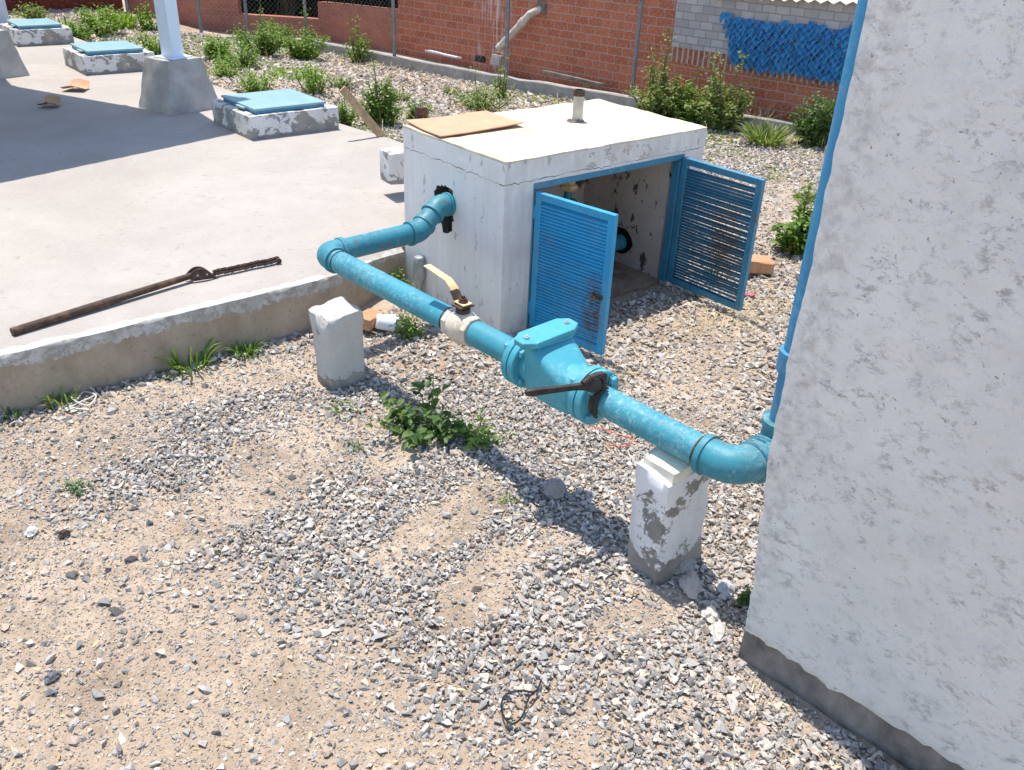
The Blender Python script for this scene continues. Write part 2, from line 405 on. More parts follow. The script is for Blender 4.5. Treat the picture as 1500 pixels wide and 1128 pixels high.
MT = dict(
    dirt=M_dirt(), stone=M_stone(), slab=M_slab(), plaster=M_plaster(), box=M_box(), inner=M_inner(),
    foot=M_plain('bare_footing', (.19, .17, .15), .95, .55, 11, .1, 0, 1.0),
    pillar=M_chipped('peeling_white_pillar', (.74, .735, .73), (.25, .235, .215), .545, .15, 7),
    pillar_old=M_chipped('weathered_pillar', (.56, .54, .505), (.30, .275, .245), .60, .10, 7),
    curb=M_chipped('peeling_hatch_curb', (.70, .70, .69), (.27, .26, .245), .50, .03, 8),
    pedestal=M_plain('grey_pedestal', (.40, .375, .345), .95, .22, 7, .1, 0, .6),
    mortar=M_plain('cream_mortar', (.72, .69, .58), .95, .12, 22, .1, 0, .8),
    pipe=M_paint('turquoise_pipe_paint', (.042, .270, .345), (.028, .20, .265), (.16, .42, .50), .46, .61, .36, .55),
    pipe2=M_paint('turquoise_pipe_teal', (.032, .230, .300), (.022, .165, .220), (.13, .35, .42), .48, .60, .38, .5),
    valve=M_paint('turquoise_valve_paint', (.058, .345, .435), (.042, .27, .35), (.14, .48, .58), .52, .60, .30, .4),
    riser=M_paint('blue_riser_paint', (.028, .23, .42), (.022, .19, .36), (.07, .30, .48), .36, .72, .0),
    door=M_door('blue_door_paint', (.026, .34, .60), (.02, .27, .50), (.09, .42, .62), (-.36, .22, .07, .20)),
    doorin=M_door('blue_door_inner', (.045, .235, .37), (.03, .175, .29), (.18, .36, .46), (-.33, .32, .11, .22)),
    lid=M_plain('pale_turquoise_lid', (.225, .365, .385), .5, .12, 8, .4, 0, .1),
    post=M_plain('pale_blue_post', (.70, .78, .86), .4, .05, 6, .4, 0, .05),
    rust=M_rust(), iron=M_plain('dark_oily_iron', (.045, .034, .028), .55, .4, 40, .4, .3, .5), cream=M_paint('cream_ball_valve', (.60, .53, .43), (.46, .38, .28), (.72, .68, .60), .5, .58, .34),
    lever=M_plain('yellowed_lever', (.72, .52, .27), .5, .12, 30, .4, 0, .1),
    galv=M_plain('grey_galvanised', (.34, .36, .37), .45, .22, 24, .5, .4, .15),
    post_g=M_plain('fence_post_grey', (.22, .23, .24), .5, .25, 18, .4, .3, .15),
    grate=M_plain('bolt_metal', (.45, .50, .52), .4, .2, 60, .5, .5, .15),
    card=M_plain('orange_cardboard', (.64, .335, .215), .9, .1, 12, .1, 0, .25),
    cardb=M_plain('brown_cardboard', (.42, .27, .17), .9, .15, 20, .1, 0, .25),
    wood=M_plain('weathered_wood', (.42, .29, .17), .85, .3, 22, .15, 0, .5),
    white=M_plain('white_plastic', (.82, .83, .84), .35, .03, 9, .5, 0, 0),
    kerb_dirt=M_plain('dusty_floor', (.27, .20, .15), .95, .4, 12, .1, 0, .8),
    brickred=M_plain('clay_brick', (.50, .27, .15), .9, .2, 30, .1, 0, .5),
    kerb=M_plain('kerb_concrete', (.36, .34, .31), .95, .25, 9, .1, 0, .7),
    dark=M_plain('shade_black', (.018, .016, .015), .95, .3, 5, .05, 0, 0),  # near-black colour standing in for shade in the room and wall hole
    black=M_plain('black_wire', (.02, .02, .02), .5, .3, 40, .3, 0, 0),
    string=M_plain('white_string', (.70, .66, .58), .9, .1, 40, .1, 0, 0),
    redp=M_plain('red_plastic', (.62, .06, .03), .5, .2, 30, .4, 0, 0),
    pink=M_plain('pink_litter', (.75, .16, .24), .5, .2, 30, .4, 0, 0),
    foil=M_leaf('blue_plastic_strip', [(.015, .20, .56), (.02, .27, .68), (.04, .36, .78)], .45),
    pvc=M_plain('dusty_pvc', (.50, .46, .40), .6, .25, 16, .3, 0, .2),
    cream_roof=M_plain('cream_roof_sheet', (.74, .68, .50), .6, .08, 5, .3, 0, .1),
    wwall=M_plain('whitewash', (.62, .64, .70), .9, .06, 4, .1, 0, .3),
    mesh=M_plain('chain_link_wire', (.36, .35, .34), .4, .15, 30, .5, .5, 0),
    straw=M_leaf('dry_straw', [(.40, .30, .16), (.55, .44, .25), (.64, .54, .34)], .15),
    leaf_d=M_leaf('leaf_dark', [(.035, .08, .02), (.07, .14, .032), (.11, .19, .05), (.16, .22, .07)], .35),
    leaf_m=M_leaf('leaf_mid', [(.06, .13, .02), (.12, .22, .032), (.18, .29, .055), (.26, .32, .09)], .35),
    leaf_l=M_leaf('leaf_light', [(.09, .19, .02), (.16, .29, .035), (.24, .36, .07), (.30, .34, .09)], .35),
    leaf_o=M_leaf('leaf_olive', [(.07, .12, .025), (.14, .21, .05), (.22, .29, .09), (.34, .32, .13)], .35),
    leaf_s=M_leaf('leaf_sage', [(.12, .17, .10), (.18, .25, .14), (.26, .32, .2)], .25),
    stem=M_plain('plant_stem', (.16, .15, .06), .8, .3, 30, .2, 0, 0),
)
RED = ((.46, .155, .082), (.37, .11, .055))
MT['brick'] = M_brick('clay_block_wall',   .185, .083, .0045, RED, (.40, .30, .255), 6.05)
MT['brick_pale'] = M_brick('faded_block_wall', .185, .083, .0045, ((.40, .165, .115), (.34, .13, .09)), (.34, .19, .145))
MT['brick_dark'] = M_brick('dark_red_wall', .185, .083, .005, ((.23, .050, .030), (.17, .036, .022)), (.20, .075, .05))
MT['soldier'] = M_brick('soldier_course', .06, .3, .012, ((.40, .12, .06), (.28, .085, .05)), (.42, .37, .33))
MT['block'] = M_brick('grey_block_wall', .135, .070, .006, ((.46, .45, .46), (.33, .32, .32)), (.26, .25, .24))

# ------------------------------------------------------------------ light
S = V((.02, .26, 1.0)).normalized()
sd = bpy.data.lights.new('sun', 'SUN'); sd.energy = 3.55; sd.angle = R(.5); sd.color = (1, .94, .85)
so = bpy.data.objects.new('sun', sd); COL.objects.link(so); so.rotation_euler = S.to_track_quat('Z', 'Y').to_euler()
so.location = (2, 3, 12)
w = bpy.data.worlds.new('World'); sc.world = w; w.use_nodes = True
sky = w.node_tree.nodes.new('ShaderNodeTexSky'); sky.sky_type = 'NISHITA'; sky.sun_disc = False
sky.sun_elevation = math.asin(S.z); sky.sun_rotation = math.atan2(S.x, S.y); sky.dust_density = .5; sky.ozone_density = 1.0
bg = w.node_tree.nodes['Background']; bg.inputs['Strength'].default_value = .15
w.node_tree.links.new(sky.outputs[0], bg.inputs[0])
sc.view_settings.view_transform = 'Standard'; sc.view_settings.look = 'None'; sc.view_settings.gamma = 1
sc.view_settings.exposure = .84

# ------------------------------------------------------------------ ground
def grid_mesh(name, xs, ys, zf, mat):
    X, Y = np.meshgrid(xs, ys, indexing='ij'); Z = zf(X, Y)
    v = np.stack([X, Y, Z], -1).reshape(-1, 3); ny = len(ys); nx = len(xs)
    i = np.arange((nx-1)*(ny-1)); a = (i//(ny-1))*ny+i % (ny-1)
    f = np.stack([a, a+ny, a+ny+1, a+1], -1)
    return np_mesh(name, v, f, mat, smooth=True)
xs = np.concatenate([[-90, -45, -22, -12, -8], np.arange(-5, 10.01, .05), [12, 18, 30, 50, 90]])
ys = np.concatenate([[-90, -45, -22, -10, -5], np.arange(-2, 16.01, .05), [18, 24, 35, 55, 90]])
ground = grid_mesh('ground', xs, ys, gz, MT['dirt']); tag(ground, kind='structure')

# ------------------------------------------------------------------ pavement slab with rough front kerb
def make_slab():
    mb = MB(); ST = .24
    xs_ = np.arange(-14, 2.2731, .028); xs_[-1] = 2.272
    rows = []
    for x in xs_:
        n1 = mnoise.noise(V((x*6, 0, 3)))*.008+mnoise.noise(V((x*25, 2, 3)))*.004
        chip = max(0, mnoise.noise(V((x*9, 7, 1)))-.15)*.035
        sh = .205*float(sstep(1.62, 2.272, x)); chip *= .45
        rows.append([(p[0], p[1]+(sh if p[1] < 3.5 else 0), p[2]-.05*(sh/.205)*(p[2] > .1 and p[1] < 3.5)) for p in [(x, 3.312+n1*.6, -.08), (x, 3.310+n1, .08), (x, 3.311+n1+mnoise.noise(V((x*14, 5, 5)))*.004, .17), (x, 3.312+n1+chip*.4, .224-chip*.5),
                     (x, 3.315+n1+chip, ST-.003-chip*.3), (x, 3.324+n1*.8+chip, ST), (x, 3.60, ST)]])
    k = len(rows[0]); n0 = len(mb.v)
    for r_ in rows: mb.v += r_
    for i in range(len(rows)-1):
        for j in range(k-1):
            a = n0+i*k+j; mb.f.append((a, a+k, a+k+1, a+1))
    e = [(2.272, 3.60), (3.42, 3.60), (3.37, 5.4), (3.12, 7.4), (3.06, 8.3), (2.95, 9.4), (2.86, 11.4), (2.8, 13.4), (-14, 13.4), (-14, 3.60)]
    n = len(e); b = len(mb.v)
    mb.v += [(x, y, ST) for x, y in e]+[(x, y, -.08) for x, y in e]
    mb.f.append(tuple(b+i for i in range(n)))
    mb.f += [(b+i, b+i+1, b+n+i+1, b+n+i) for i in range(0, 7)]
    return mb.build('pavement', MT['slab'], smooth=True, fixn=False, angle=50)
tag(make_slab(), kind='structure')

# ------------------------------------------------------------------ rough concrete blocks
def rough_box(x0, x1, y0, y1, z0, z1, name, mat, parent=None, cuts=7, amp=.004, chip=.012, top=None, taper=0.0, shear=(0, 0), rotz=0.0, seed=0):
    bm = bmesh.new(); bmesh.ops.create_cube(bm, size=1)
    bmesh.ops.subdivide_edges(bm, edges=bm.edges[:], cuts=cuts, use_grid_fill=True)
    cx, cy = (x0+x1)/2, (y0+y1)/2; rz = Matrix.Rotation(rotz, 3, 'Z')
    for v in bm.verts:
        u = v.co*2; h = (u.z+1)/2
        ne = sum(1 for q in u if abs(q) > .999)
        p = V((u.x*(x1-x0)/2, u.y*(y1-y0)/2, z0+(z1-z0)*h))
        f = 1-taper*h; p.x *= f; p.y *= f
        p.x += shear[0]*h; p.y += shear[1]*h
        q = p*14+V((seed*7.3, seed*3.1, seed))
        nv = V((mnoise.noise(q), mnoise.noise(q+V((31, 0, 0))), mnoise.noise(q+V((0, 47, 0)))))
        p += nv*amp
        if ne >= 2:
            c = max(0, mnoise.noise(q*.8+V((9, 9, 9)))+.12)*chip
            p -= V((u.x if abs(u.x) > .999 else 0, u.y if abs(u.y) > .999 else 0, u.z if u.z > .999 else 0))*c
        if top and h > .8: p.z += top(u.x, u.y)*(h-.8)/.2
        v.co = rz @ p
        v.co.x += cx; v.co.y += cy
    off = OFF.get(parent.name, V((0, 0, 0))) if parent else V((cx, cy, z0))
    bm.transform(Matrix.Translation(-off))
    me = bpy.data.meshes.new(name); bm.to_mesh(me); bm.free()
    o = finish(name, me, mat, parent, off, 0, 2, True, True, 40)
    if not parent: o.location = off
    return o

# pillars under the pipe
t = thing('pipe_support', (1.49, 2.84, 0), 'weathered white concrete post with broken top, beside the raised pavement kerb, not touching the pipe', 'concrete post', 'concrete posts along the pipe')
rough_box(1.425, 1.590, 2.755, 2.885, -.1, .335, 'column', MT['pillar_old'], t, 9, .005, .016,
          lambda x, y: .010*mnoise.noise(V((x*2, y*2, 1)))-.022*max(0, -x)+.010*y, shear=(-.012, .0), seed=3)
t = thing('pipe_support', (1.742, 1.25, 0), 'peeling white concrete post carrying the pipe next to the rough white wall', 'concrete post', 'concrete posts along the pipe')
rough_box(1.630, 1.822, 1.188, 1.315, -.1, .388, 'column', MT['pillar'], t, 12, .005, .020, lambda x, y: -.016*max(0, -y)-.006*max(0, -x), shear=(-.026, .0), seed=5)
rough_box(1.620, 1.790, 1.191, 1.314, .37, .4125, 'mortar_cap', MT['mortar'], t, 9, .006, .014, lambda x, y: .0-.020*max(0, -x-.1)-.010*max(0, -y), taper=.01, seed=8)

# ------------------------------------------------------------------ rough white wall on the right
def wall_right():
    C0 = V((1.582, .866, 0)); D = V((.085, -.9964, 0)); Nn = V((.9964, .085, 0)); L, H = 2.6, 2.7
    t = thing('plastered_wall', (C0.x, C0.y, 0), 'rough white plastered wall with grey specks filling the right side', 'wall')
    off = V((C0.x, C0.y, 0))
    # core + footing (the plaster stands proud of it)
    mb = MB()
    P = lambda s, n, z: C0+D*s+Nn*n+V((0, 0, z))
    mb.prism([P(.02, .022, .02), P(L, .022, .02), P(L, .022, H), P(.02, .022, H)], Nn*.2)
    mb.build('masonry_core', MT['foot'], t)
    rough = MB(); n = 60
    rows = []
    for i in range(n+1):
        s = -.004+L*(i/n); w_ = mnoise.noise(V((s*9, 1, 1)))*.008+mnoise.noise(V((s*31, 1, 1)))*.004
        rows.append([P(s, .014+w_, -.1), P(s, .012+w_*1.2, .03), P(s, .017+w_, .09), P(s, .022, .16), P(s, .19, .16), P(s, .19, -.1)])
    b = len(rough.v)
    for r_ in rows: rough.v += [tuple(p) for p in r_]
    for i in range(n):
        for j in range(5): a = b+i*6+j; rough.f.append((a, a+6, a+7, a+1))
    rough.f.append(tuple(b+j for j in range(6)))
    rough.build('footing', MT['foot'], t, smooth=True)
    # plaster skin: grid with ragged lower edge and ragged corner
    mb = MB(); ns, nz = 150, 150
    zl = lambda s: .104+.022*mnoise.noise(V((s*7, 3, 0)))+.016*mnoise.noise(V((s*22, 3, 0)))+.006*mnoise.noise(V((s*80, 3, 0)))
    sl = lambda z: .006*mnoise.noise(V((z*5, 9, 0)))+.0045*mnoise.noise(V((z*21, 9, 0)))+.003*mnoise.noise(V((z*70, 9, 0)))
    sl0 = sl; sl = lambda z: sl0(z)-.037*float(sstep(.12, .70, z))
    idx = {}
    for i in range(ns+1):
        u = (i/ns)**1.6
        for j in range(nz+1):
            v_ = (j/nz)**1.3
            s0 = u*L; z0 = zl(s0)
            z = z0+(H-z0)*v_; s = s0+sl(z)*(1-min(1, s0/.3))
            bulge = .004*mnoise.noise(V((s*4, z*4, 2)))+.0022*mnoise.noise(V((s*15, z*15, 2)))
            edge = min(s0/.02, 1.0)*min((z-z0)/.02+.0, 1.0)
            nn = .004*(1-edge)-bulge
            idx[i, j] = len(mb.v); mb.v.append(tuple(P(s, nn, z)))
    for i in range(ns):
        for j in range(nz): mb.f.append((idx[i, j], idx[i+1, j], idx[i+1, j+1], idx[i, j+1]))
    # returns: bottom lip and end face
    back = {}
    for i in range(ns+1): back['b', i] = len(mb.v); s0 = (i/ns)**1.6*L; mb.v.append(tuple(P(s0+(sl(zl(s0)) if i == 0 else 0), .03, zl(s0)+.004)))
    for i in range(ns): mb.f.append((idx[i, 0], back['b', i], back['b', i+1], idx[i+1, 0]))
    for j in range(nz+1): z = zl(0)+(H-zl(0))*(j/nz)**1.3; back['e', j] = len(mb.v); mb.v.append(tuple(P(sl(z)+.004, .24, z)))
    for j in range(nz): mb.f.append((idx[0, j], idx[0, j+1], back['e', j+1], back['e', j]))
    mb.build('plaster', MT['plaster'], t, smooth=True, fixn=False, angle=60)
    # top
    mb = MB(); mb.prism([P(-.02, -.01, H+.003), P(L, -.01, H+.003), P(L, .25, H+.003), P(-.02, .25, H+.003)], (0, 0, .05)); mb.build('coping', MT['foot'], t)
wall_right()

# ------------------------------------------------------------------ masonry valve chamber
BX, BY, BW, BD, BH = 2.277, 2.748, 1.29, .77, .816
OX0, OX1, OZ0, OZ1 = 2.437, 3.418, .03, .700
def plate_hole(mb, outer, hole, d):
    """planar plate with one hole: fill by triangulation, then give it thickness d"""
    bm = bmesh.new()
    def loop(pts):
        vs = [bm.verts.new(p) for p in pts]; return [bm.edges.new((vs[i], vs[(i+1) % len(vs)])) for i in range(len(vs))]
    es = loop(outer)+loop(hole)
    bmesh.ops.triangle_fill(bm, edges=es, use_beauty=True)
    bm.verts.ensure_lookup_table(); bm.verts.index_update()
    n = len(bm.verts); vs = [v.co.copy() for v in bm.verts]; fs = [tuple(v.index for v in f.verts) for f in bm.faces]
    bm.free(); d = V(d)
    no, nh = len(outer), len(hole)
    rim = [(i, (i+1) % no) for i in range(no)]+[(no+i, no+(i+1) % nh) for i in range(nh)]
    mb.add(vs+[v+d for v in vs], fs+[tuple(i+n for i in f)[::-1] for f in fs]+[(a, b, b+n, a+n) for a, b in rim])
ch = thing('valve_chamber', (BX, BY, 0), 'low white masonry chamber with cream top and open blue louvred doors', 'valve chamber')
def chamber():
    T = .1; ztop = .70
    mb = MB()
    # left wall with ragged pipe hole
    hole = []
    for i in range(34):
        a = 2*math.pi*i/34
        ry, rz = .079, .102
        cy_, cz_ = 3.183, .522
        k = 1+.10*math.sin(3*a+.5)+random.uniform(-.10, .10)
        hole.append((BX, cy_+ry*k*math.cos(a), cz_+rz*k*math.sin(a)))
    hole = [(p[0], p[1]-.012*(p[2] < .47), p[2]-.55*max(0, .475-p[2])) for p in hole]
    plate_hole(mb, [(BX, BY, -.1), (BX, BY+BD, -.1), (BX, BY+BD, ztop), (BX, BY, ztop)], hole, (T, 0, 0))
    mb.box((OX1+(BX+BW-OX1)/2, BY+BD/2, (ztop-.1)/2), (BX+BW-OX1, BD, ztop+.1))
    mb.box((BX+BW/2, BY+BD-T/2, (ztop-.1)/2), (BW-T*2-.1, T, ztop+.1))
    mb.box((BX+T+(OX0-BX-T)/2, BY+.06, (ztop-.1)/2), (OX0-BX-T, .12, ztop+.1))
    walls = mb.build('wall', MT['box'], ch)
    # inner lining, so the inside reads as bare dirty plaster
    mb = MB()
    mb.box((OX1-.006, BY+.06+(BD-.16)/2, .36), (.012, BD-.165, .68)); mb.box(((BX+T+OX1)/2, BY+BD-T-.006, .36), (OX1-BX-T-.03, .012, .68))
    mb.build('inner_plaster', MT['inner'], ch)
    mb = MB(); mb.box(((BX+T+OX1)/2, BY+.04+(BD-T)/2, -.03), (OX1-BX-T-.004, BD-T-.02, .11)); mb.build('floor', MT['kerb_dirt'], ch)
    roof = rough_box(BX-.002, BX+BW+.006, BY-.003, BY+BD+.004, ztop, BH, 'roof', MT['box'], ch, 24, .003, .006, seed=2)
    # hole through roof is just the vent stub
    vp = V((3.073, 3.165, BH-.03))
    mb = MB(); mb.lathe(vp, (0, 0, 1), [(0, .026), (.155, .026)], 18); o = mb.build('vent_pipe', MT['pvc'], ch, smooth=True)
    mb = MB(); mb.lathe(vp+V((0, 0, .152)), (0, 0, 1), [(0, .0285), (.028, .0285), (.028, .021), (.012, .02)], 18); mb.build('rim', MT['rust'], o, smooth=True)
    mb = MB()
    for a in range(11):
        an = a*.57; mb.lathe(vp+V((math.cos(an)*.034-.012, math.sin(an)*.03, .024)), (.1, .1, 1), [(0, .016), (.008, .013), (.0135+.004*(a % 3), .005)], 7)
    mb.build('mortar_ring', MT['foot'], o)
    mb = MB(); mb.lathe((2.40, 3.565, BH-.05), (.05, .02, 1), [(0, .016), (.105, .016)], 12); mb.box((2.415, 3.565, BH+.042), (.045, .04, .035)); mb.build('pipe_stub', MT['rust'], ch)
    # steel door frame (angle iron) in the opening
    fm = MB(); y = BY-.003; b = .03
    fm.box(((OX0+OX1)/2, y+.012, OZ1-.011), (OX1-OX0, .03, .028)); fm.box((OX0+.013, y+.012, (OZ0+OZ1)/2-.014), (.026, .03, OZ1-OZ0-.03)); fm.box((OX1-.014, y+.02, (OZ0+OZ1)/2-.014), (.03, .045, OZ1-OZ0-.03))
    fr = fm.build('door_frame', MT['doorin'], ch, .002)
    # doors
    def door(hinge, free, z0, z1, out, matf, matp, sz, sd_):
        """louvred steel leaf; slats fall towards the side `out`"""
        h = V((hinge[0], hinge[1], 0)); f = V((free[0], free[1], 0)); d = (f-h); W = d.length; d.normalize(); o_ = V(out); o_ = (o_-d*o_.dot(d)).normalized()
        tb = .032; mb = MB(); zm = (z0+z1)/2
        rot = Matrix((d, o_, V((0, 0, 1)))).transposed()
        for s in (tb/2, W-tb/2): mb.box(h+d*s+V((0, 0, zm)), (tb, .026, z1-z0), rot)
        for z in (z0+tb/2, z1-tb/2): mb.box(h+d*(W/2)+V((0, 0, z)), (W-2*tb, .026, tb), rot)
        dr = mb.build('door', matf, ch, .002)
        mb = MB(); pitch = .0152; n = int((z1-z0-2*tb)/pitch)
        for i in range(n):
            z = z0+tb+pitch*(i+.5); wv = .0006*math.sin(i*1.7)
            a0 = h+d*(tb-.002)+V((0, 0, z)); a1 = h+d*(W-tb+.002)+V((0, 0, z+.0018*math.sin(i*.9)+random.choice((0, 0, 0, 0, .004, -.004))))
            inn = V((0, 0, sz))-o_*sd_; ou = -V((0, 0, sz))+o_*(sd_+wv)
            lip = V((0, 0, -.0045))+o_*.0005; th = V((0, 0, .0012))
            P = [a0+inn, a1+inn, a1+ou, a0+ou, a1+ou+lip, a0+ou+lip]
            Q = [p-th*1.2-o_*.0008 for p in P]
            mb.add(P+Q, [(0, 1, 2, 3), (3, 2, 4, 5), (6, 9, 8, 7), (9, 11, 10, 8), (0, 6, 7, 1), (5, 4, 10, 11)])
        mb.build('louvre_panel', matp, dr, fixn=False)
        for zz in (z0+.09, z1-.09):
            mb = MB(); mb.lathe(h+V((0, 0, zz-.03))-d*.006+o_*.004, (0, 0, 1), [(0, .008), (.06, .008)], 10); mb.box(h-d*.016+V((0, 0, zz)), (.03, .006, .045), rot); mb.build('hinge', matf, dr, smooth=True)
        mb = MB(); q = h+d*(W-.02)+V((0, 0, z0+(z1-z0)*.42))
        mb.box(q+o_*.017-d*.03, (.05, .008, .022), rot); mb.tube([q+o_*.02-d*.05+V((0, 0, .01)), q+o_*.034-d*.03, q+o_*.02-d*.004+V((0, 0, -.006))], .004, 8); mb.build('latch', MT['rust'], dr)
        return dr
    door((2.452, BY-.012), (2.512, 2.318), .035, .668, (-1, -.1, 0), MT['door'], MT['door'], .0060, .0095)
    door((3.408, BY-.012), (3.412, 2.262), .035, .690, (1, 0, 0), MT['doorin'], MT['doorin'], .0074, .0080)
    # plumbing inside the chamber
    mb = MB(); yv = 3.16
    mb.tube([(BX+.10, 3.150, .53), (2.56, yv, .53), (2.66, yv, .46), (2.74, yv, .26), (2.84, yv-.02, .17), (OX1-.01, 3.09, .145)], .044, 18); pi = mb.build('inner_pipe', MT['pipe2'], ch, smooth=True)
    mb = MB(); mb.lathe((3.04, yv, .155), (0, 0, 1), [(0, .05), (.14, .05), (.145, .065), (.16, .065), (.165, .04), (.23, .038), (.24, .052), (.265, .052), (.275, .022), (.335, .018)], 16); mb.build('gate_valve', MT['pipe2'], ch, smooth=True)
    mb = MB(); mb.lathe((3.04, yv, .475), (0, 0, 1), [(0, .036), (.012, .048), (.03, .048), (.034, .034), (.05, .034), (.054, .043), (.07, .04), (.075, .015)], 6); mb.build('brass_bonnet', MT['lever'], ch)
    mb = MB(); mb.prism([(OX1-.0165, 3.09+math.cos(i*.45)*.075*random.uniform(.85, 1.15), .150+math.sin(i*.45)*.082*random.uniform(.85, 1.15)) for i in range(14)], (.004, 0, 0)); mb.build('dark_hole_plate', MT['dark'], ch)  # flat near-black plate on the lining; the hole's darkness is only its colour
    mb = MB(); mb.tube([(2.475, 2.86, .02), (2.475, 2.86, .42)], .02, 12); mb.build('red_pipe', MT['redp'], ch)
    # dark back of the pipe hole
    mb = MB()
    for i in range(9):
        a = i*.7; mb.lathe((BX+.07, 3.172+math.cos(a)*.06, .52+math.sin(a)*.085), (1, 0, 0), [(-.012, .012), (0, .024), (.02, .02)], 6)
    mb.build('broken_masonry', MT['foot'], ch)
    return roof
chamber()
# conduit fitting on the chamber's side: stands at the wall, joined to it
mb = MB(); cp = V((BX-.028, 3.355, 0))
mb.lathe(cp+V((0, 0, -.05)), (0, 0, 1), [(0, .0165), (.135, .0165)], 14); cnd = mb.build('conduit', MT['galv'], ch, smooth=True)
mb = MB(); mb.lathe(cp+V((0, 0, .075)), (0, 0, 1), [(0, .019), (.02, .021), (.022, .027), (.036, .031), (.125, .031), (.142, .024), (.146, .012)], 8); mb.build('conduit_box', MT['galv'], ch, smooth=True, angle=30)

# cardboard sheet on the roof
def sheet(name, corners, th, mat, label, cat, warp=.004, n=10):
    a, b, c_, d = [V(q) for q in corners]; base = (a+b+c_+d)/4; mb = MB(); idx = {}
    for k in (0, 1):
        for i in range(n+1):
            for j in range(n+1):
                u, v_ = i/n, j/n
                p = (a*(1-u)+b*u)*(1-v_)+(d*(1-u)+c_*u)*v_
                p.z += warp*(mnoise.noise(p*5)+.5*((u-.5)**2+(v_-.5)**2)*4)+th*k
                idx[k, i, j] = len(mb.v); mb.v.append(tuple(p-base))
    for i in range(n):
        for j in range(n):
            mb.f.append((idx[1, i, j], idx[1, i+1, j], idx[1, i+1, j+1], idx[1, i, j+1])); mb.f.append((idx[0, i, j], idx[0, i, j+1], idx[0, i+1, j+1], idx[0, i+1, j]))
        for q in ((i, 0, i+1, 0), (i+1, n, i, n), (0, i+1, 0, i), (n, i, n, i+1)):
            mb.f.append((idx[0, q[0], q[1]], idx[0, q[2], q[3]], idx[1, q[2], q[3]], idx[1, q[0], q[1]]))
    o = mb.build(name, mat, smooth=True); o.location = base
    return tag(o, label, cat)
sheet('cardboard_sheet', [(2.272, 3.205, BH+.004), (2.75, 3.195, BH+.012), (2.785, 3.53, BH+.005), (2.305, 3.535, BH+.004)], .005, MT['card'],
      'orange cardboard sheet lying on the back corner of the chamber roof', 'cardboard', .006)

# ------------------------------------------------------------------ the pipeline
PR = .0455; PZ = .455
def PX(y): return 1.705-(y-1.17)*.0585
def axis(y): return V((PX(y), y, PZ))
pl = thing('pipeline', (1.66, 2.0, 0), 'turquoise pipeline with valves running over the gravel from the chamber to the white wall', 'pipe')
pdir = (axis(3)-axis(1)).normalized()
def pbuild(name, mb, mat='pipe', parent=None, bevel=0, smooth=True, angle=35): return mb.build(name, MT[mat], parent or pl, bevel, 2, smooth, True, angle)
def straight(a, b, mat='pipe', r=PR, n=28):
    mb = MB(); a, b = V(a), V(b)
    k = max(2, int((b-a).length/.08)); mb.tube([a+(b-a)*i/k for i in range(k+1)], r, n); return pbuild('pipe', mb, mat)
def elbow(c0, p, c1, rad, mat='pipe', r=.0495, sock=.04, lip=.005):
    """fitting through corner p between points c0 and c1"""
    c0, p, c1 = V(c0), V(p), V(c1); d0 = (c0-p).normalized(); d1 = (c1-p).normalized()
    s0 = p+d0*rad; s1 = p+d1*rad; pts = []; rr = []
    for q, k in ((sock, r+lip), (sock*.45, r+lip), (sock*.40, r), (.0, r)): pts.append(s0+d0*q); rr.append(k)
    for i in range(1, 9):
        u = i/9; pts.append(s0*(1-u)**2+p*2*u*(1-u)*1.0+s1*u*u); rr.append(r*1.01)
    for q, k in ((0., r), (sock*.40, r), (sock*.45, r+lip), (sock, r+lip)): pts.append(s1+d1*q); rr.append(k)
    mb = MB(); mb.tube(pts, 0, 28, True, rr); return pbuild('elbow', mb, mat, angle=28)
def joint(p, d, r=.0495):
    mb = MB(); mb.lathe(V(p)-V(d).normalized()*.004, d, [(0, r-.003), (.0015, r), (.0065, r), (.008, r-.003)], 24); return pbuild('rusty_joint', mb, 'rust')
# near run, from the check valve to the wall
joint(axis(1.176), pdir, .0475); joint(axis(2.958), pdir, .0475); joint(axis(2.262), pdir, .0475); joint(axis(1.905), pdir, .0475)
PN = axis(1.062); PE = V((1.888, 1.055, PZ))
straight(axis(1.56), axis(1.15)); elbow(axis(1.3), PN, PE, .072, 'pipe2', .0525, .032, .006)
elbow(PN, PE, PE+V((0, 0, 1)), .062, 'pipe2', .0525, .035, .006)
mb = MB(); mb.lathe(PE-V((.085, 0, 0)), (1, 0, 0), [(-.030, .056), (-.026, .0615), (-.020, .0615), (-.018, .058), (.014, .058), (.016, .0625), (.024, .0625), (.028, .056)], 28); pbuild('coupling', mb, 'pipe2', angle=25)
rs = MB(); rs.tube([PE+V((0, 0, .06)), PE+V((0, 0, .5)), PE+V((.0, 0, 1.2)), PE+V((.0, 0, 2.1))], .040, 24); pbuild('riser', rs, 'riser')
mb = MB(); mb.lathe(PE+V((0, 0, .245)), (0, 0, 1), [(0, .046), (.002, .050), (.06, .050), (.062, .041)], 24); pbuild('coupling', mb, 'riser')
# far run
PC = axis(3.072); P2 = V((2.075, 3.095, PZ)); P3 = V((2.215, 3.140, .537)); P4 = V((2.42, 3.150, .530))
straight(axis(2.24), axis(3.0)); straight(axis(2.12), axis(1.90)); elbow(axis(2.5), PC, P2, .055, 'pipe2', .0495, .036)
straight(PC+(P2-PC).normalized()*.08, P2-(P2-PC).normalized()*.05, 'pipe2')
elbow(PC, P2, P3, .026, 'pipe2', .0495, .030); straight(P2+(P3-P2)*.2, P3-(P3-P2)*.1, 'pipe2'); elbow(P2, P3, P4, .03, 'pipe2', .0495, .028)
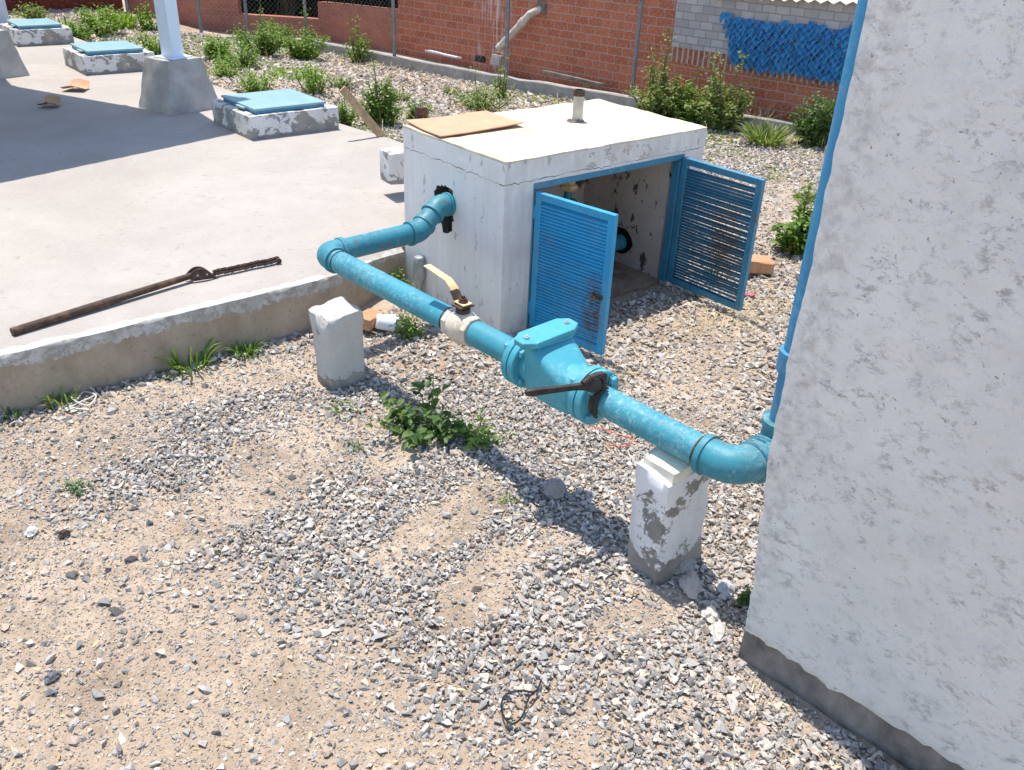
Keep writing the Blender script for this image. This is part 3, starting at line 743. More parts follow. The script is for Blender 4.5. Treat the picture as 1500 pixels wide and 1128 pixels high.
# ball valve
bv0 = axis(2.25); bd = -pdir
mb = MB(); mb.lathe(bv0+bd*.022, bd, [(0, .05), (.012, .057), (.03, .0615), (.05, .0615), (.068, .057), (.08, .05)], 26); bv = pbuild('ball_valve', mb, 'cream')
for q in (0, .102):
    mb = MB(); mb.lathe(bv0+bd*q, bd, [(0, .053), (.003, .056), (.021, .056), (.024, .053)], 8, .39); pbuild('hex_end', mb, 'cream', bv, angle=25)
st = bv0+bd*.062
mb = MB(); mb.lathe(st+V((0, 0, .05)), (0, 0, 1), [(0, .026), (.022, .026), (.024, .02), (.05, .017)], 12); mb.box(st+V((-.0, .0, .082)), (.062, .05, .006)); pbuild('stem', mb, 'rust', bv)
mb = MB(); mb.lathe(st+V((0, 0, .092)), (0, 0, 1), [(0, .014), (.016, .014)], 6); mb.lathe(st+V((0, 0, .108)), (0, 0, 1), [(0, .008), (.009, .007)], 10); pbuild('stem_nut', mb, 'rust', bv)
mb = MB(); lv = [(0, -.025, .088), (0, .03, .090), (-.002, .046, .128), (-.004, .075, .150), (-.008, .19, .168)]; hw = [.02, .02, .017, .0155, .014]
P_ = []
for (dx, dy, dz), h_ in zip(lv, hw):
    c = st+V((0, 0, dz))+pdir*dy+V((dx, 0, 0)); P_ += [c+V((h_, 0, 0)), c-V((h_, 0, 0)), c+V((h_, 0, .005)), c-V((h_, 0, -.005))]
for i in range(4):
    a = i*4; mb.f += [(a, a+1, a+5, a+4), (a+2, a+6, a+7, a+3), (a, a+4, a+6, a+2), (a+1, a+3, a+7, a+5)]
mb.f += [(0, 2, 3, 1), (16, 17, 19, 18)]; mb.v += [tuple(p) for p in P_]
pbuild('lever', mb, 'lever', bv, .002)
mb = MB(); q = [st+V((0, 0, .094))+pdir*.028, st+V((-.001, 0, .125))+pdir*.046]
mb.bar(q[0], q[1], .037, .008, (0, 0, 1)); pbuild('lever_base', mb, 'rust', bv)
# check valve
def flange(y0, y1, name='flange'):
    mb = MB(); a = axis(y0); mid = (y1-y0)/2
    mb.lathe(a, pdir, [(0, .084), (.003, .0885), (mid-.003, .0885), (mid-.0018, .080), (mid+.0018, .080), (mid+.003, .0885), (y1-y0-.003, .0885), (y1-y0, .084)], 40)
    return mb
cvp = thing('check_valve', (1.66, 2.0, 0), None, None); cvp.parent = None
bpy.data.objects.remove(cvp)
mb = MB()
sec = [(.385, 1.722, .060, .118), (.42, 1.722, .074, .118), (.455, 1.722, .078, .118), (.49, 1.726, .080, .110), (.52, 1.748, .084, .078), (.548, 1.768, .088, .047), (.562, 1.781, .0885, .036), (.5655, 1.785, .104, .044), (.5735, 1.785, .104, .044)]
n = 32; base = len(mb.v)
for z, y, hx, hy in sec:
    for j in range(n):
        a = 2*math.pi*j/n; ca, sa = math.cos(a), math.sin(a); e = .62
        mb.v.append((PX(y)+hx*math.copysign(abs(ca)**e, ca), y+hy*math.copysign(abs(sa)**e, sa), z))
for i in range(len(sec)-1):
    for j in range(n): a0 = base+i*n+j; a1 = base+i*n+(j+1) % n; mb.f.append((a0, a1, a1+n, a0+n))
mb.f.append(tuple(base+j for j in range(n))[::-1]); mb.f.append(tuple(base+(len(sec)-1)*n+j for j in range(n)))
mb.lathe(axis(1.60), pdir, [(0, .062), (.05, .066), (.12, .068), (.20, .064), (.245, .06)], 28)
cv = pbuild('check_valve', mb, 'valve', angle=40)
def cover(mb, z, hx, hy, ch_, th):
    cx, cy_ = PX(1.785), 1.785; ps = []
    for sx, sy, q in ((1, -1, 0), (1, -1, 1), (1, 1, 0), (1, 1, 1), (-1, 1, 0), (-1, 1, 1), (-1, -1, 0), (-1, -1, 1)):
        a = (sx*(hx-ch_*1.2), sy*hy) if (q == 0) == (sx*sy < 0) else (sx*hx, sy*(hy-ch_*.8)); ps.append(a)
    mb.prism([(cx+p[0]+p[1]*.05, cy_+p[1]+p[0]*.06, z) for p in ps], (0, 0, th))
mb = MB(); cover(mb, .5745, .122, .047, .032, .018); cvr = pbuild('cover_plate', mb, 'valve', cv, .003)
for sx in (-1, 1):
    mb = MB(); mb.lathe((PX(1.785)+sx*.088, 1.785+sx*.005, .590), (0, 0, 1), [(0, .010), (.009, .010), (.0095, .006), (.013, .0055)], 6, .3); pbuild('bolt', mb, 'grate', cvr, smooth=False)
for y0, y1 in ((1.548, 1.602), (1.843, 1.897)):
    fl = pbuild('flange', flange(y0, y1), 'valve', cv, angle=30)
    for k in range(4):
        a = math.pi/4+k*math.pi/2; rad = V((math.cos(a)*.068, 0, math.sin(a)*.068))
        mb = MB()
        T_ = y1-y0
        mb.lathe(axis(y0)+rad-pdir*.016, pdir, [(0, .012), (.002, .0155), (.0135, .0155), (.0136, .02), (.016, .02), (.0165, .008), (T_+.0155, .008), (T_+.016, .0155), (T_+.028, .0155), (T_+.029, .008), (T_+.036, .008)], 6, .2)
        pbuild('bolt', mb, 'valve', fl, smooth=False)
mb = MB(); mb.lathe(axis(1.536), pdir, [(0, .0475), (.006, .051), (.013, .051)], 26); pbuild('rusty_thread', mb, 'rust', cv)

# pipe wrench gripping the pipe next to the check valve
wt = thing('pipe_wrench', (1.60, 1.53, .40), 'dark rusty pipe wrench clamped on the turquoise pipe below the check valve', 'pipe wrench')
WY = 1.522
hd = V((1.612, WY, .536)); tip = V((1.398, WY+.045, .560)); dd = (hd-tip).normalized(); side = dd.cross(V((0, 0, 1))).normalized(); upv = side.cross(dd)
prof = [(0, .003, .003), (.002, .0065, .006), (.008, .0105, .009), (.03, .0112, .0095), (.13, .0092, .0075), (.175, .0105, .0085), (.20, .014, .010), (.225, .0155, .0105)]
mb = MB(); n = 12
for s_, hh, ww in prof:
    c = tip+dd*s_
    for j in range(n):
        a = 2*math.pi*(j+.5)/n; ca, sa = math.cos(a), math.sin(a); e = .55
        mb.v.append(tuple(c+side*ww*math.copysign(abs(ca)**e, ca)+upv*hh*math.copysign(abs(sa)**e, sa)))
for i in range(len(prof)-1):
    for j in range(n): a = i*n+j; b = i*n+(j+1) % n; mb.f.append((a, b, b+n, a+n))
mb.f += [tuple(range(n))[::-1], tuple(range(len(mb.v)-n, len(mb.v)))]
mb.build('handle', MT['iron'], wt, smooth=True)
mb = MB(); mb.prism([(1.594, WY-.012, .522), (1.622, WY-.012, .511), (1.643, WY-.012, .512), (1.650, WY-.012, .524), (1.644, WY-.012, .544), (1.630, WY-.012, .560), (1.612, WY-.012, .562), (1.600, WY-.012, .548)], (0, .026, 0)); mb.build('jaw_housing', MT['iron'], wt, .005, 3)
mb = MB(); pr_ = []
for i in range(9): pr_ += [(i*.0042, (.0115 if i % 2 else .0098)), (i*.0042+.003, (.0115 if i % 2 else .0098))]
mb.lathe((1.578, WY, .551), (1, 0, .30), pr_, 16); mb.build('adjusting_nut', MT['iron'], wt, smooth=True)
mb = MB(); mb.prism([(1.596, WY-.008, .556), (1.600, WY-.008, .566), (1.636, WY-.008, .568), (1.664, WY-.008, .563), (1.672, WY-.008, .554), (1.673, WY-.008, .512), (1.657, WY-.008, .505), (1.653, WY-.008, .540), (1.644, WY-.008, .550)], (0, .020, 0))
mb.build('hook_jaw', MT['iron'], wt, .004, 3)
cxz = axis(WY); mb = MB(); sec_ = []
for i in range(15):
    an = R(96+i*9.0); rr = PR+.0055+.003*math.sin(i*.5); sec_.append((cxz.x+math.cos(an)*rr, cxz.z+math.sin(an)*rr, an))
for x, z, an in sec_:
    o1 = V((math.cos(an), 0, math.sin(an)))
    for dn_, dy in ((0, -.011), (.0075, -.010), (.0075, .005), (0, .006)): mb.v.append(tuple(V((x, WY+dy, z))+o1*dn_))
for i in range(14):
    for j in range(4): a = i*4+j; b = i*4+(j+1) % 4; mb.f.append((a, b, b+4, a+4))
mb.f += [(3, 2, 1, 0), tuple(range(len(mb.v)-4, len(mb.v)))]
mb.build('jaw_strap', MT['iron'], wt, .002)

# chain wrench lying on the pavement
cw = thing('chain_wrench', (1.0, 3.55, .24), 'long rusty chain wrench lying along the pavement edge', 'chain wrench')
a, b = V((.468, 3.462, .256)), V((1.222, 3.604, .268))
mb = MB(); mb.tube([a, a+(b-a)*.5, b], .0, 16, True, [.0165, .0165, .0135]); mb.build('handle', MT['rust'], cw, smooth=True)
hx = (V((1.322, 3.588, .262))-V((1.215, 3.603, .266))).normalized(); hb = V((1.195, 3.604, .244))
for sy in (-.013, .016):
    mb = MB(); ps = []
    for i in range(13):
        u = i/12; ps.append(hb+hx*(.135*u)+V((0, sy, .006+.052*math.sin(math.pi*min(1, u*1.05+.05))**.8)))
    ps += [hb+hx*.135+V((0, sy, .006)), hb+hx*.03+V((0, sy, .003))]
    mb.prism(ps, (0, .008, 0)); pt_ = mb.build('jaw_plate', MT['rust'], cw, .002)
    mb = MB()
    for q in (.045, .085): mb = MB(); mb.lathe(hb+hx*q+V((0, sy+(-.002 if sy < 0 else .006), .028)), (0, 1, 0), [(0, .005), (.004, .005)], 8); mb.build('rivet', MT['galv'], pt_)
mb = MB(); c0, c1 = V((1.318, 3.596, .252)), V((1.632, 3.592, .252)); nl = 20
for k in range(nl):
    for row in (0, 1):
        c = c0+(c1-c0)*((k+.5*row)/nl)+V((0, (.006 if row else -.003)+.0015*math.sin(k*.7), .004+(.009 if row else 0)+.001*math.sin(k*1.1)))
        for s_ in (-1, 1): mb.box(c+V((0, s_*(.007 if k % 2 else .0045), 0)), (.0135, .003, .012))
        mb.lathe(c+V((-.006, -.009, 0)), (0, 1, 0), [(0, .0042), (.018, .0042)], 8)
mb.lathe(c1+V((-.01, -.014, .004)), (.1, 1, 0), [(0, .013), (.028, .013)], 10)
mb.build('chain', MT['rust'], cw)

# ------------------------------------------------------------------ pavement hatches
def hatch(x0, x1, y0, y1, label, z0=.24, h=.16):
    t = thing('tank_hatch', ((x0+x1)/2, (y0+y1)/2, z0), label, 'hatch', 'hatches on the pavement')
    rough_box(x0, x1, y0, y1, z0-.02, z0+h, 'curb', MT['curb'], t, 10, .004, .008, seed=x0*5+y0)
    mb = MB(); lx0, lx1, ly0, ly1 = x0+.06, x1-.075, y0+.035, y1-.06
    zc = z0+h
    mb.box(((lx0+lx1)/2, (ly0+ly1)/2, zc+.012), (lx1-lx0-.02, ly1-ly0-.02, .020)); mb.build('lid_rim', MT['riser'], t, .002)
    mb = MB(); mb.box(((lx0+lx1)/2, (ly0+ly1)/2, zc+.031), (lx1-lx0, ly1-ly0, .016)); ld = mb.build('lid', MT['lid'], t, .003)
    mb = MB(); mb.box((lx0-.012, (ly0+ly1)/2-.08, zc+.022), (.024, .12, .012)); mb.build('hasp', MT['lid'], ld, .002)
hatch(2.515, 3.205, 5.81, 6.46, 'nearest turquoise-lidded concrete hatch on the pavement, partly under the canopy shadow')
hatch(2.285, 2.925, 8.74, 9.36, 'middle turquoise-lidded concrete hatch on the pavement, between two pedestals')
hatch(2.175, 2.735, 10.66, 11.28, 'farthest turquoise-lidded concrete hatch, near the far red wall and weeds')

# ------------------------------------------------------------------ canopy: posts in view, roof above the frame
P1c, P2c = V((2.50, 7.06, 0)), V((1.60, 9.10, 0))
rotp = math.atan2(P2c.y-P1c.y, P2c.x-P1c.x)-math.pi/2
for p, lab in ((P1c, 'grey tapered concrete pedestal under the pale blue post'), (P2c, 'grey tapered concrete pedestal cut off by the left picture edge')):
    o = rough_box(p.x-.235, p.x+.235, p.y-.225, p.y+.225, .20, .615, 'pedestal', MT['pedestal'], None, 9, .005, .008, taper=.36, rotz=rotp*.6, seed=p.x)
    tag(o, lab, 'pedestal', 'concrete pedestals of the canopy')
ZR = 2.62
cn = thing('canopy', (2.5, 7.06, .24), 'pale blue steel canopy post rising from a tapered concrete pedestal', 'canopy')
Rz = Matrix.Rotation(rotp, 3, 'Z')
for p in (P1c, P2c):
    mb = MB(); mb.box((p.x, p.y, (.612+ZR)/2), (.115, .115, ZR-.612), Rz); ps = mb.build('post', MT['post'], cn, .004)
    mb = MB(); mb.box((p.x, p.y, .620), (.2, .2, .012), Rz); mb.build('base_plate', MT['post'], ps, .002)
k = (ZR-.24)
cr = V((2.70+S.x/S.z*k, 6.115+S.y/S.z*k, ZR)); e1 = V((-.9615, -.275, 0)).normalized(); e2 = V((-.405, .914, 0)).normalized()
mb = MB(); nR = 90; b = len(mb.v)
for i in range(nR+1):
    for q in (0, 5.2):
        p = cr+e1*(i*.085)+e2*q+V((0, 0, .012*(1 if i % 2 else -1)+.03)); mb.v += [tuple(p), tuple(p+V((0, 0, .004)))]
for i in range(nR):
    a = b+i*4; mb.f += [(a, a+4, a+6, a+2), (a+1, a+3, a+7, a+5)]
mb.build('roof_sheet', MT['post'], cn, fixn=False)
for q in (.05, 1.3, 2.6, 3.9, 5.15):
    mb = MB(); mb.bar(cr+e2*q+V((0, 0, -.05)), cr+e2*q+e1*7.6+V((0, 0, -.05)), .06, .1); mb.build('beam', MT['post'], cn)

# ------------------------------------------------------------------ brick buildings beyond the fence
def uvplate(name, a, b, z, mat, parent, n_off=0.0, th=.14, u0=None, holes=None):
    """vertical plate from plan point a to b; z = (bottom at a, bottom at b, top at a, top at b)"""
    a, b = V((a[0], a[1], 0)), V((b[0], b[1], 0)); d = (b-a); L = d.length; d.normalize(); nn = V((-d.y, d.x, 0))
    if nn.dot(V((-1, -1, 0))) < 0: nn = -nn
    a = a+nn*n_off; b = b+nn*n_off
    off = OFF[parent.name]
    P = [a+V((0, 0, z[0])), b+V((0, 0, z[1])), b+V((0, 0, z[3])), a+V((0, 0, z[2]))]
    vs = P+[p-nn*th for p in P]
    me = bpy.data.meshes.new(name)
    fs = [(0, 1, 2, 3), (4, 7, 6, 5), (0, 4, 5, 1), (3, 2, 6, 7), (1, 5, 6, 2), (0, 3, 7, 4)]
    me.from_pydata([tuple(p-off) for p in vs], [], fs)
    uvl = me.uv_layers.new(name='UVMap')
    if u0 is None: u0 = 0.0
    for poly in me.polygons:
        for li in poly.loop_indices:
            p = vs[me.loops[li].vertex_index]; s_ = (p-a).dot(d)
            uvl.data[li].uv = (u0+s_, p.z+(p-a).dot(nn)*.7)
    return finish(name, me, mat, parent, off)
WA, WB = V((7.60, 2.375, 0)), V((6.18, 11.605, 0)); WL = (WB-WA).length
def wa(y):
    t_ = (y-WA.y)/(WB.y-WA.y); return (WA.x+(WB.x-WA.x)*t_, y)
def us(y): return (y-WA.y)/(WB.y-WA.y)*WL
bw = thing('brick_building', (6.8, 7.5, 0), 'long red clay block building with grey block patch and dark window gaps behind the fence', 'building')
uvplate('wall', wa(2.375), wa(5.99), (-.5, -.5, .44, .435), MT['brick'], bw, 0, .14, us(2.375))
uvplate('soldier_course', wa(2.375), wa(5.99), (.44, .435, .585, .575), MT['soldier'], bw, .0, .14, us(2.375))
uvplate('block_infill', wa(2.375), wa(5.99), (.585, .575, 1.2, 1.06), MT['block'], bw, .012, .14, us(2.375))
uvplate('wall', wa(5.99), wa(9.98), (-.5, -.5, 1.6, 1.6), MT['brick'], bw, 0, .14, us(5.99))
uvplate('wall', wa(9.98), wa(11.605), (-.5, -.5, .518, .468), MT['brick_pale'], bw, 0, .14, us(9.98))
WC = (4.90, 12.65); WD = (4.48, 14.33)
uvplate('wall', (WB.x, WB.y), (5.34, 12.29), (-.5, -.5, .25, .27), MT['brick_pale'], bw, 0, .14, 0)
uvplate('wall', (5.34, 12.29), WC, (-.5, -.5, 1.6, 1.6), MT['brick_pale'], bw, 0, .14, 1.1)
uvplate('wall', WC, WD, (-.5, -.5, 1.6, 1.6), MT['brick_pale'], bw, 0, .14, 2.0)
uvplate('lintel', wa(9.98), wa(11.605), (1.25, 1.25, 1.6, 1.6), MT['brick_pale'], bw, 0, .14, us(9.98))
uvplate('lintel', (WB.x, WB.y), (5.34, 12.29), (1.25, 1.25, 1.6, 1.6), MT['brick_pale'], bw, 0, .14, 0)
mb = MB()   # room behind the openings, its darkness put into near-black walls and ceiling
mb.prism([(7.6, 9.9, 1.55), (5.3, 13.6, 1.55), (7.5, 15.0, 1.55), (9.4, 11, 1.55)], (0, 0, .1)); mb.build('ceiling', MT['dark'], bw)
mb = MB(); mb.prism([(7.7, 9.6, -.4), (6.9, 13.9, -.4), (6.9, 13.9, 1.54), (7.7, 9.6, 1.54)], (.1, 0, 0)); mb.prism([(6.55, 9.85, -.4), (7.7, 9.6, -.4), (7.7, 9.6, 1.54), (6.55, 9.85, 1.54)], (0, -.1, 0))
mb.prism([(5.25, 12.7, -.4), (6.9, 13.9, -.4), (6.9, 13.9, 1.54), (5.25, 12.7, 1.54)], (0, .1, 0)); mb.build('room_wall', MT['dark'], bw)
for i in range(9):
    y = 10.05+i*.18; x, _ = wa(y); mb = MB(); mb.tube([(x+.07, y, .45), (x+.07, y, 1.3)], .009, 6); mb.build('window_bar', MT['black'], bw)
# corrugated roof edge over the grey block part
mb = MB(); n = 56; b = 0
for i in range(n+1):
    y = 5.62-i*.055; x, _ = wa(y); z = 1.062+(5.62-y)*.045+.014*(1 if i % 2 else -1)
    mb.v += [(x-.10, y, z), (x+1.8, y+.2, z+.30), (x-.10, y, z+.006), (x+1.8, y+.2, z+.306)]
for i in range(n):
    a = i*4; mb.f += [(a, a+4, a+5, a+1), (a+2, a+3, a+7, a+6), (a, a+2, a+6, a+4)]
mb.build('roof_sheet', MT['cream_roof'], bw, fixn=False)
# drain pipe sticking out of the wall
mb = MB(); x, _ = wa(7.70); dp = [V((x+.05, 7.66, .775)), V((x-.10, 7.74, .70)), V((x-.16, 7.98, .46)), V((x-.18, 8.13, .325))]
mb.tube(dp, .038, 14); dpo = mb.build('drain_pipe', MT['pvc'], bw, smooth=True)
mb = MB(); q = (dp[2]-dp[1]).normalized(); mb.lathe(dp[1]+q*.10, q, [(0, .042), (.002, .046), (.07, .046), (.072, .041)], 14); mb.build('collar', MT['pvc'], dpo, smooth=True); mb = MB(); mb.lathe(dp[3]-q*.01, q, [(0, .043), (.05, .043)], 14); mb.build('collar', MT['pvc'], dpo, smooth=True)
mb = MB(); mb.box((x-.004, 7.66, .77), (.03, .13, .12)); mb.build('wall_break', MT['foot'], bw, .01)

# blue plastic bunting on the wall
def bunting():
    vs = []; fs = []
    top = lambda t_: .905+.03*(t_ < .06)-.02*t_+(.045*abs(math.sin(t_*11+.4))*(t_ > .45))+.012*math.sin(t_*70)+.25*max(0, t_-.85)
    bot = lambda t_: .600-.10*min(1, t_*3.0)-.015*math.sin(t_*7)
    y0, y1 = 5.44, 4.15; rows, cols = 9, 40
    for r_ in range(rows):
        for c in range(cols):
            t_ = (c+.5*(r_ % 2)+random.uniform(-.2, .2))/cols
            zt, zb = top(t_), bot(t_); z = zt+(zb-zt)*(r_+random.uniform(-.15, .15))/rows
            y = y0+(y1-y0)*t_-.0*r_; y = y+(-.018*r_ if t_ < .12 else 0)
            x = wa(y)[0]-.025-.02*random.random(); w_ = .046*random.uniform(.8, 1.3); h_ = .075*random.uniform(.8, 1.25); ou = random.uniform(.02, .06); tw = random.uniform(-.02, .02)
            b = len(vs)
            for i in range(4):
                q = i/3; ww = w_*(1-.75*q**2)
                for s_ in (-1, 0, 1):
                    vs.append((x-ou*math.sin(q*1.9)-.010*(s_ == 0), y+s_*ww*.55+tw*q, z-h_*q))
            for i in range(3):
                for j in range(2): a = b+i*3+j; fs.append((a, a+1, a+4, a+3))
    return np_mesh('bunting', np.array(vs), np.array(fs), MT['foil'], None, base=(7.2, 4.8, .7))
o = bunting()
tag(o, 'shiny blue plastic fringe hanging on the grey block wall', 'bunting')

# far dark red wall and whitewashed building at the top left
fw = thing('boundary_wall', (3.7, 14.4, 0), 'dark red brick wall closing the yard at the far left', 'wall')
uvplate('wall', (4.46, 14.37), (2.62, 14.48), (-.5, -.5, 1.9, 1.9), MT['brick_dark'], fw)
wb = thing('white_building', (1.5, 13.4, .24), 'whitewashed building at the top left corner of the picture', 'building')
mb = MB(); mb.box((-.5, 13.9, 1.2), (6.1, 2.6, 2.4)); mb.build('wall', MT['wwall'], wb, .01)

# ------------------------------------------------------------------ chain-link fence
FP = [(7.33, 3.75), (6.98, 4.95), (6.656, 6.106), (6.214, 7.55), (5.90, 9.26), (5.60, 10.86), (5.07, 11.45), (4.52, 11.62), (4.10, 13.05)]
fn = thing('chain_link_fence', (6.2, 7.5, 0), 'rusty grey chain-link fence on a low concrete kerb along the garden', 'fence')
for i, (x, y) in enumerate(FP):
    if i == 1: continue
    mb = MB(); mb.tube([(x, y, -.1), (x, y, 1.75)], .0215, 12); mb.build('post', MT['post_g'], fn, smooth=True)
mb = MB()
for (xa, ya), (xb, yb) in zip(FP, FP[1:]):
    a, b = V((xa, ya, 0)), V((xb, yb, 0)); d = (b-a).normalized(); nn = V((-d.y, d.x, 0)); L = (b-a).length
    k = max(2, int(L/.12)); pr = None
    for i in range(k+1):
        c = a+(b-a)*(i/k); j = mnoise.noise(c*4)*.01
        cur = [c-nn*(.075+j)+V((0, 0, -.12)), c-nn*(.07+j)+V((0, 0, .105+j)), c+nn*.07+V((0, 0, .11+j)), c+nn*.075+V((0, 0, -.12))]
        bidx = len(mb.v); mb.v += [tuple(p) for p in cur]
        if pr is not None:
            for q in range(3): mb.f.append((pr+q, bidx+q, bidx+q+1, pr+q+1))
        pr = bidx
mb.build('kerb', MT['kerb'], fn)
vs = []; fs = []
def wire(a, b, r=.00075):
    d = (b-a).normalized(); x = d.cross(V((0, 0, 1))).normalized()*r; u = x.cross(d); n = len(vs)
    for p in (a, b):
        for q in (x, -x*.5+u*.87, -x*.5-u*.87): vs.append(tuple(p+q))
    for i in range(3): j = (i+1) % 3; fs.append((n+i, n+j, n+3+j, n+3+i))
for (xa, ya), (xb, yb) in zip(FP, FP[1:]):
    a, b = V((xa, ya, 0)), V((xb, yb, 0)); L = (b-a).length; d = (b-a).normalized(); z0, z1 = .13, 1.7; H = z1-z0; st_ = .062
    for s_ in (1, -1):
        c = -H if s_ == 1 else 0.0
        while c < (L if s_ == 1 else L+H):
            u0, u1 = c, c+s_*H; za, zb = z0, z1
            lo, hi = sorted((u0, u1)); q0, q1 = max(0, lo), min(L, hi)
            if q1-q0 > .02:
                f = lambda u: z0+abs(u-u0)
                wire(a+d*q0+V((0, 0, f(q0))), a+d*q1+V((0, 0, f(q1))))
            c += st_
np_mesh('wire_mesh', np.array(vs), np.array(fs), MT['mesh'], fn, base=OFF[fn.name])

# ------------------------------------------------------------------ loose things
def block(name, c, size, rot, mat, label, cat, amp=.004, chip=.008, cuts=6, seed=1, group=None):
    o = rough_box(-size[0]/2, size[0]/2, -size[1]/2, size[1]/2, -size[2]/2, size[2]/2, name, mat, None, cuts, amp, chip, seed=seed)
    o.location = c; o.rotation_euler = rot; return tag(o, label, cat, group)
block('concrete_block', (2.685, 4.20, .325), (.17, .14, .175), (0, 0, -.15), MT['curb'], 'grey concrete block with white splotch standing on the pavement behind the chamber', 'block', seed=4)
mb = MB(); mb.bar((2.40, 3.60, .248), (2.58, 3.86, .31), .05, .06, (0, 0, 1)); o = mb.build('wood_offcut', MT['wood'], bevel=.003); tag(o, 'brown wood offcut between the chamber and the grey concrete block', 'wood')
mb = MB(); mb.bar((3.46, 5.43, .10), (3.09, 5.53, .585), .055, .022, (0, 1, 0)); o = mb.build('wooden_plank', MT['wood'], bevel=.003); tag(o, 'weathered wooden plank leaning up from weeds at the pavement edge', 'plank')
g = hit(541, 492); block('brick', (g[0]+.03, g[1]+.05, g[2]+.03), (.13, .085, .05), (0, .05, .5), MT['brickred'], 'red clay brick under the white cup behind the broken post', 'brick', seed=6)
g = hit(1111, 405); block('brick', (g[0], g[1]+.02, g[2]+.035), (.16, .10, .065), (.05, .1, -.5), MT['brickred'], 'pale orange brick on the gravel beside the open right door', 'brick', seed=9)
# white cup
g = hit(566, 490); cupd = V((.86, -.42, -.20)).normalized()
ct = thing('plastic_cup', (g[0], g[1], g[2]), 'white plastic cup lying against the red brick', 'cup')
mb = MB(); c0 = V((g[0]-.03, g[1]+.035, g[2]+.062)); mb.lathe(c0, cupd, [(0, .030), (.004, .034), (.075, .040), (.078, .042), (.083, .042), (.084, .036), (.078, .034)], 24); mb.build('cup_body', MT['white'], ct, smooth=True)
# cardboard scraps on the pavement
def scrap(px, py, L, W, rz, mat, label):
    p = at(px, py, .245); mb = MB(); n = 10; idx = {}
    for i in range(n+1):
        for j in range(5):
            u, v_ = i/n-.5, j/4-.5; z = .006+.045*(u*2)**2*(1 if u > 0 else .5)+.05*max(0, .5-abs(v_))*.7+.008*mnoise.noise(V((u*6, v_*6, px)))
            x = u*L*(1-.25*max(0, u)); y = v_*W*(1-.2*u)
            c, s_ = math.cos(rz), math.sin(rz)
            for k in (0, 1): idx[i, j, k] = len(mb.v); mb.v.append((x*c-y*s_, x*s_+y*c, z+.004*k))
    for i in range(n):
        for j in range(4):
            mb.f += [(idx[i, j, 1], idx[i+1, j, 1], idx[i+1, j+1, 1], idx[i, j+1, 1]), (idx[i, j, 0], idx[i, j+1, 0], idx[i+1, j+1, 0], idx[i+1, j, 0])]
    for i in range(n):
        for j in (0, 4): mb.f.append((idx[i, j, 0], idx[i+1, j, 0], idx[i+1, j, 1], idx[i, j, 1]))
    for j in range(4):
        for i in (0, n): mb.f.append((idx[i, j, 0], idx[i, j+1, 0], idx[i, j+1, 1], idx[i, j, 1]))
    o = mb.build('cardboard_scrap', mat, smooth=True); o.location = p; tag(o, label, 'cardboard', 'cardboard scraps on the pavement')
scrap(113, 131, .20, .17, .9, MT['card'], 'tan folded cardboard scrap in the sun on the pavement')
scrap(75, 155, .17, .13, 1.0, MT['cardb'], 'brown curled cardboard scrap lying in the canopy shadow')
# wires, string, litter
def curve_thing(name, pts, r, mat, label, cat):
    b = V(pts[0]); mb = MB(); P = [V(p) for p in pts]; out = []
    for i in range(len(P)-1):
        p0, p1, p2, p3 = P[max(0, i-1)], P[i], P[i+1], P[min(len(P)-1, i+2)]
        for k in range(6):
            u = k/6; out.append(.5*((2*p1)+(p2-p0)*u+(2*p0-5*p1+4*p2-p3)*u*u+(3*p1-p0-3*p2+p3)*u**3)-b)
    out.append(P[-1]-b); mb.tube(out, r, 7); o = mb.build(name, mat, smooth=True); o.location = b; return tag(o, label, cat)
def gp(px, py, dz=.012): p = hit(px, py); return (p[0], p[1], p[2]+dz)
curve_thing('wire_loop', [gp(792, 1008, .03), gp(783, 1022, .022), gp(760, 1024, .03), gp(738, 1028, .02), gp(735, 1052, .022), gp(748, 1072, .028), gp(764, 1058, .02), gp(774, 1034, .03), gp(786, 1020, .02)], .0026, MT['black'], 'bent dark wire loop lying on the foreground gravel', 'wire')
curve_thing('string_tangle', [gp(96, 604), gp(118, 596, .02), gp(140, 582), gp(132, 574, .02), gp(112, 580), gp(108, 594, .03), gp(130, 598), gp(142, 586, .02), gp(124, 578), gp(116, 590, .02), gp(104, 600), gp(132, 604)], .003, MT['string'], 'tangle of off-white string on the dirt near the kerb', 'string')
curve_thing('red_wire', [gp(858, 628, .01), gp(880, 634, .02), gp(905, 640, .012), (gp(925, 650, .02)), gp(915, 658, .012), gp(890, 656, .014)], .0018, MT['redp'], 'thin red wire on the gravel behind the peeling post', 'wire')
def litter(px, py, s_, mat, label):
    p = hit(px, py); vs_ = []; fs_ = []
    for i in range(14):
        a = random.uniform(0, 6.28); e = random.uniform(-.1, .8); d = V((math.cos(a)*math.cos(e), math.sin(a)*math.cos(e), math.sin(e)+.2)); x = d.cross(V((0, 0, 1))).normalized(); n = len(vs_)
        L = s_*random.uniform(.5, 1.1); c = V((random.uniform(-.3, .3)*s_, random.uniform(-.3, .3)*s_, .008))
        vs_ += [tuple(c), tuple(c+d*L*.6+x*L*.4), tuple(c+d*L), tuple(c+d*L*.55-x*L*.35)]; fs_.append((n, n+1, n+2, n+3))
    o = np_mesh('plastic_litter', np.array(vs_), np.array(fs_), mat, base=(0, 0, 0)); o.location = p; tag(o, label, 'litter')
litter(793, 584, .035, MT['redp'], 'crumpled red plastic scrap on the gravel under the check valve'); litter(1100, 437, .03, MT['pink'], 'small pink scrap on the gravel below the orange brick')

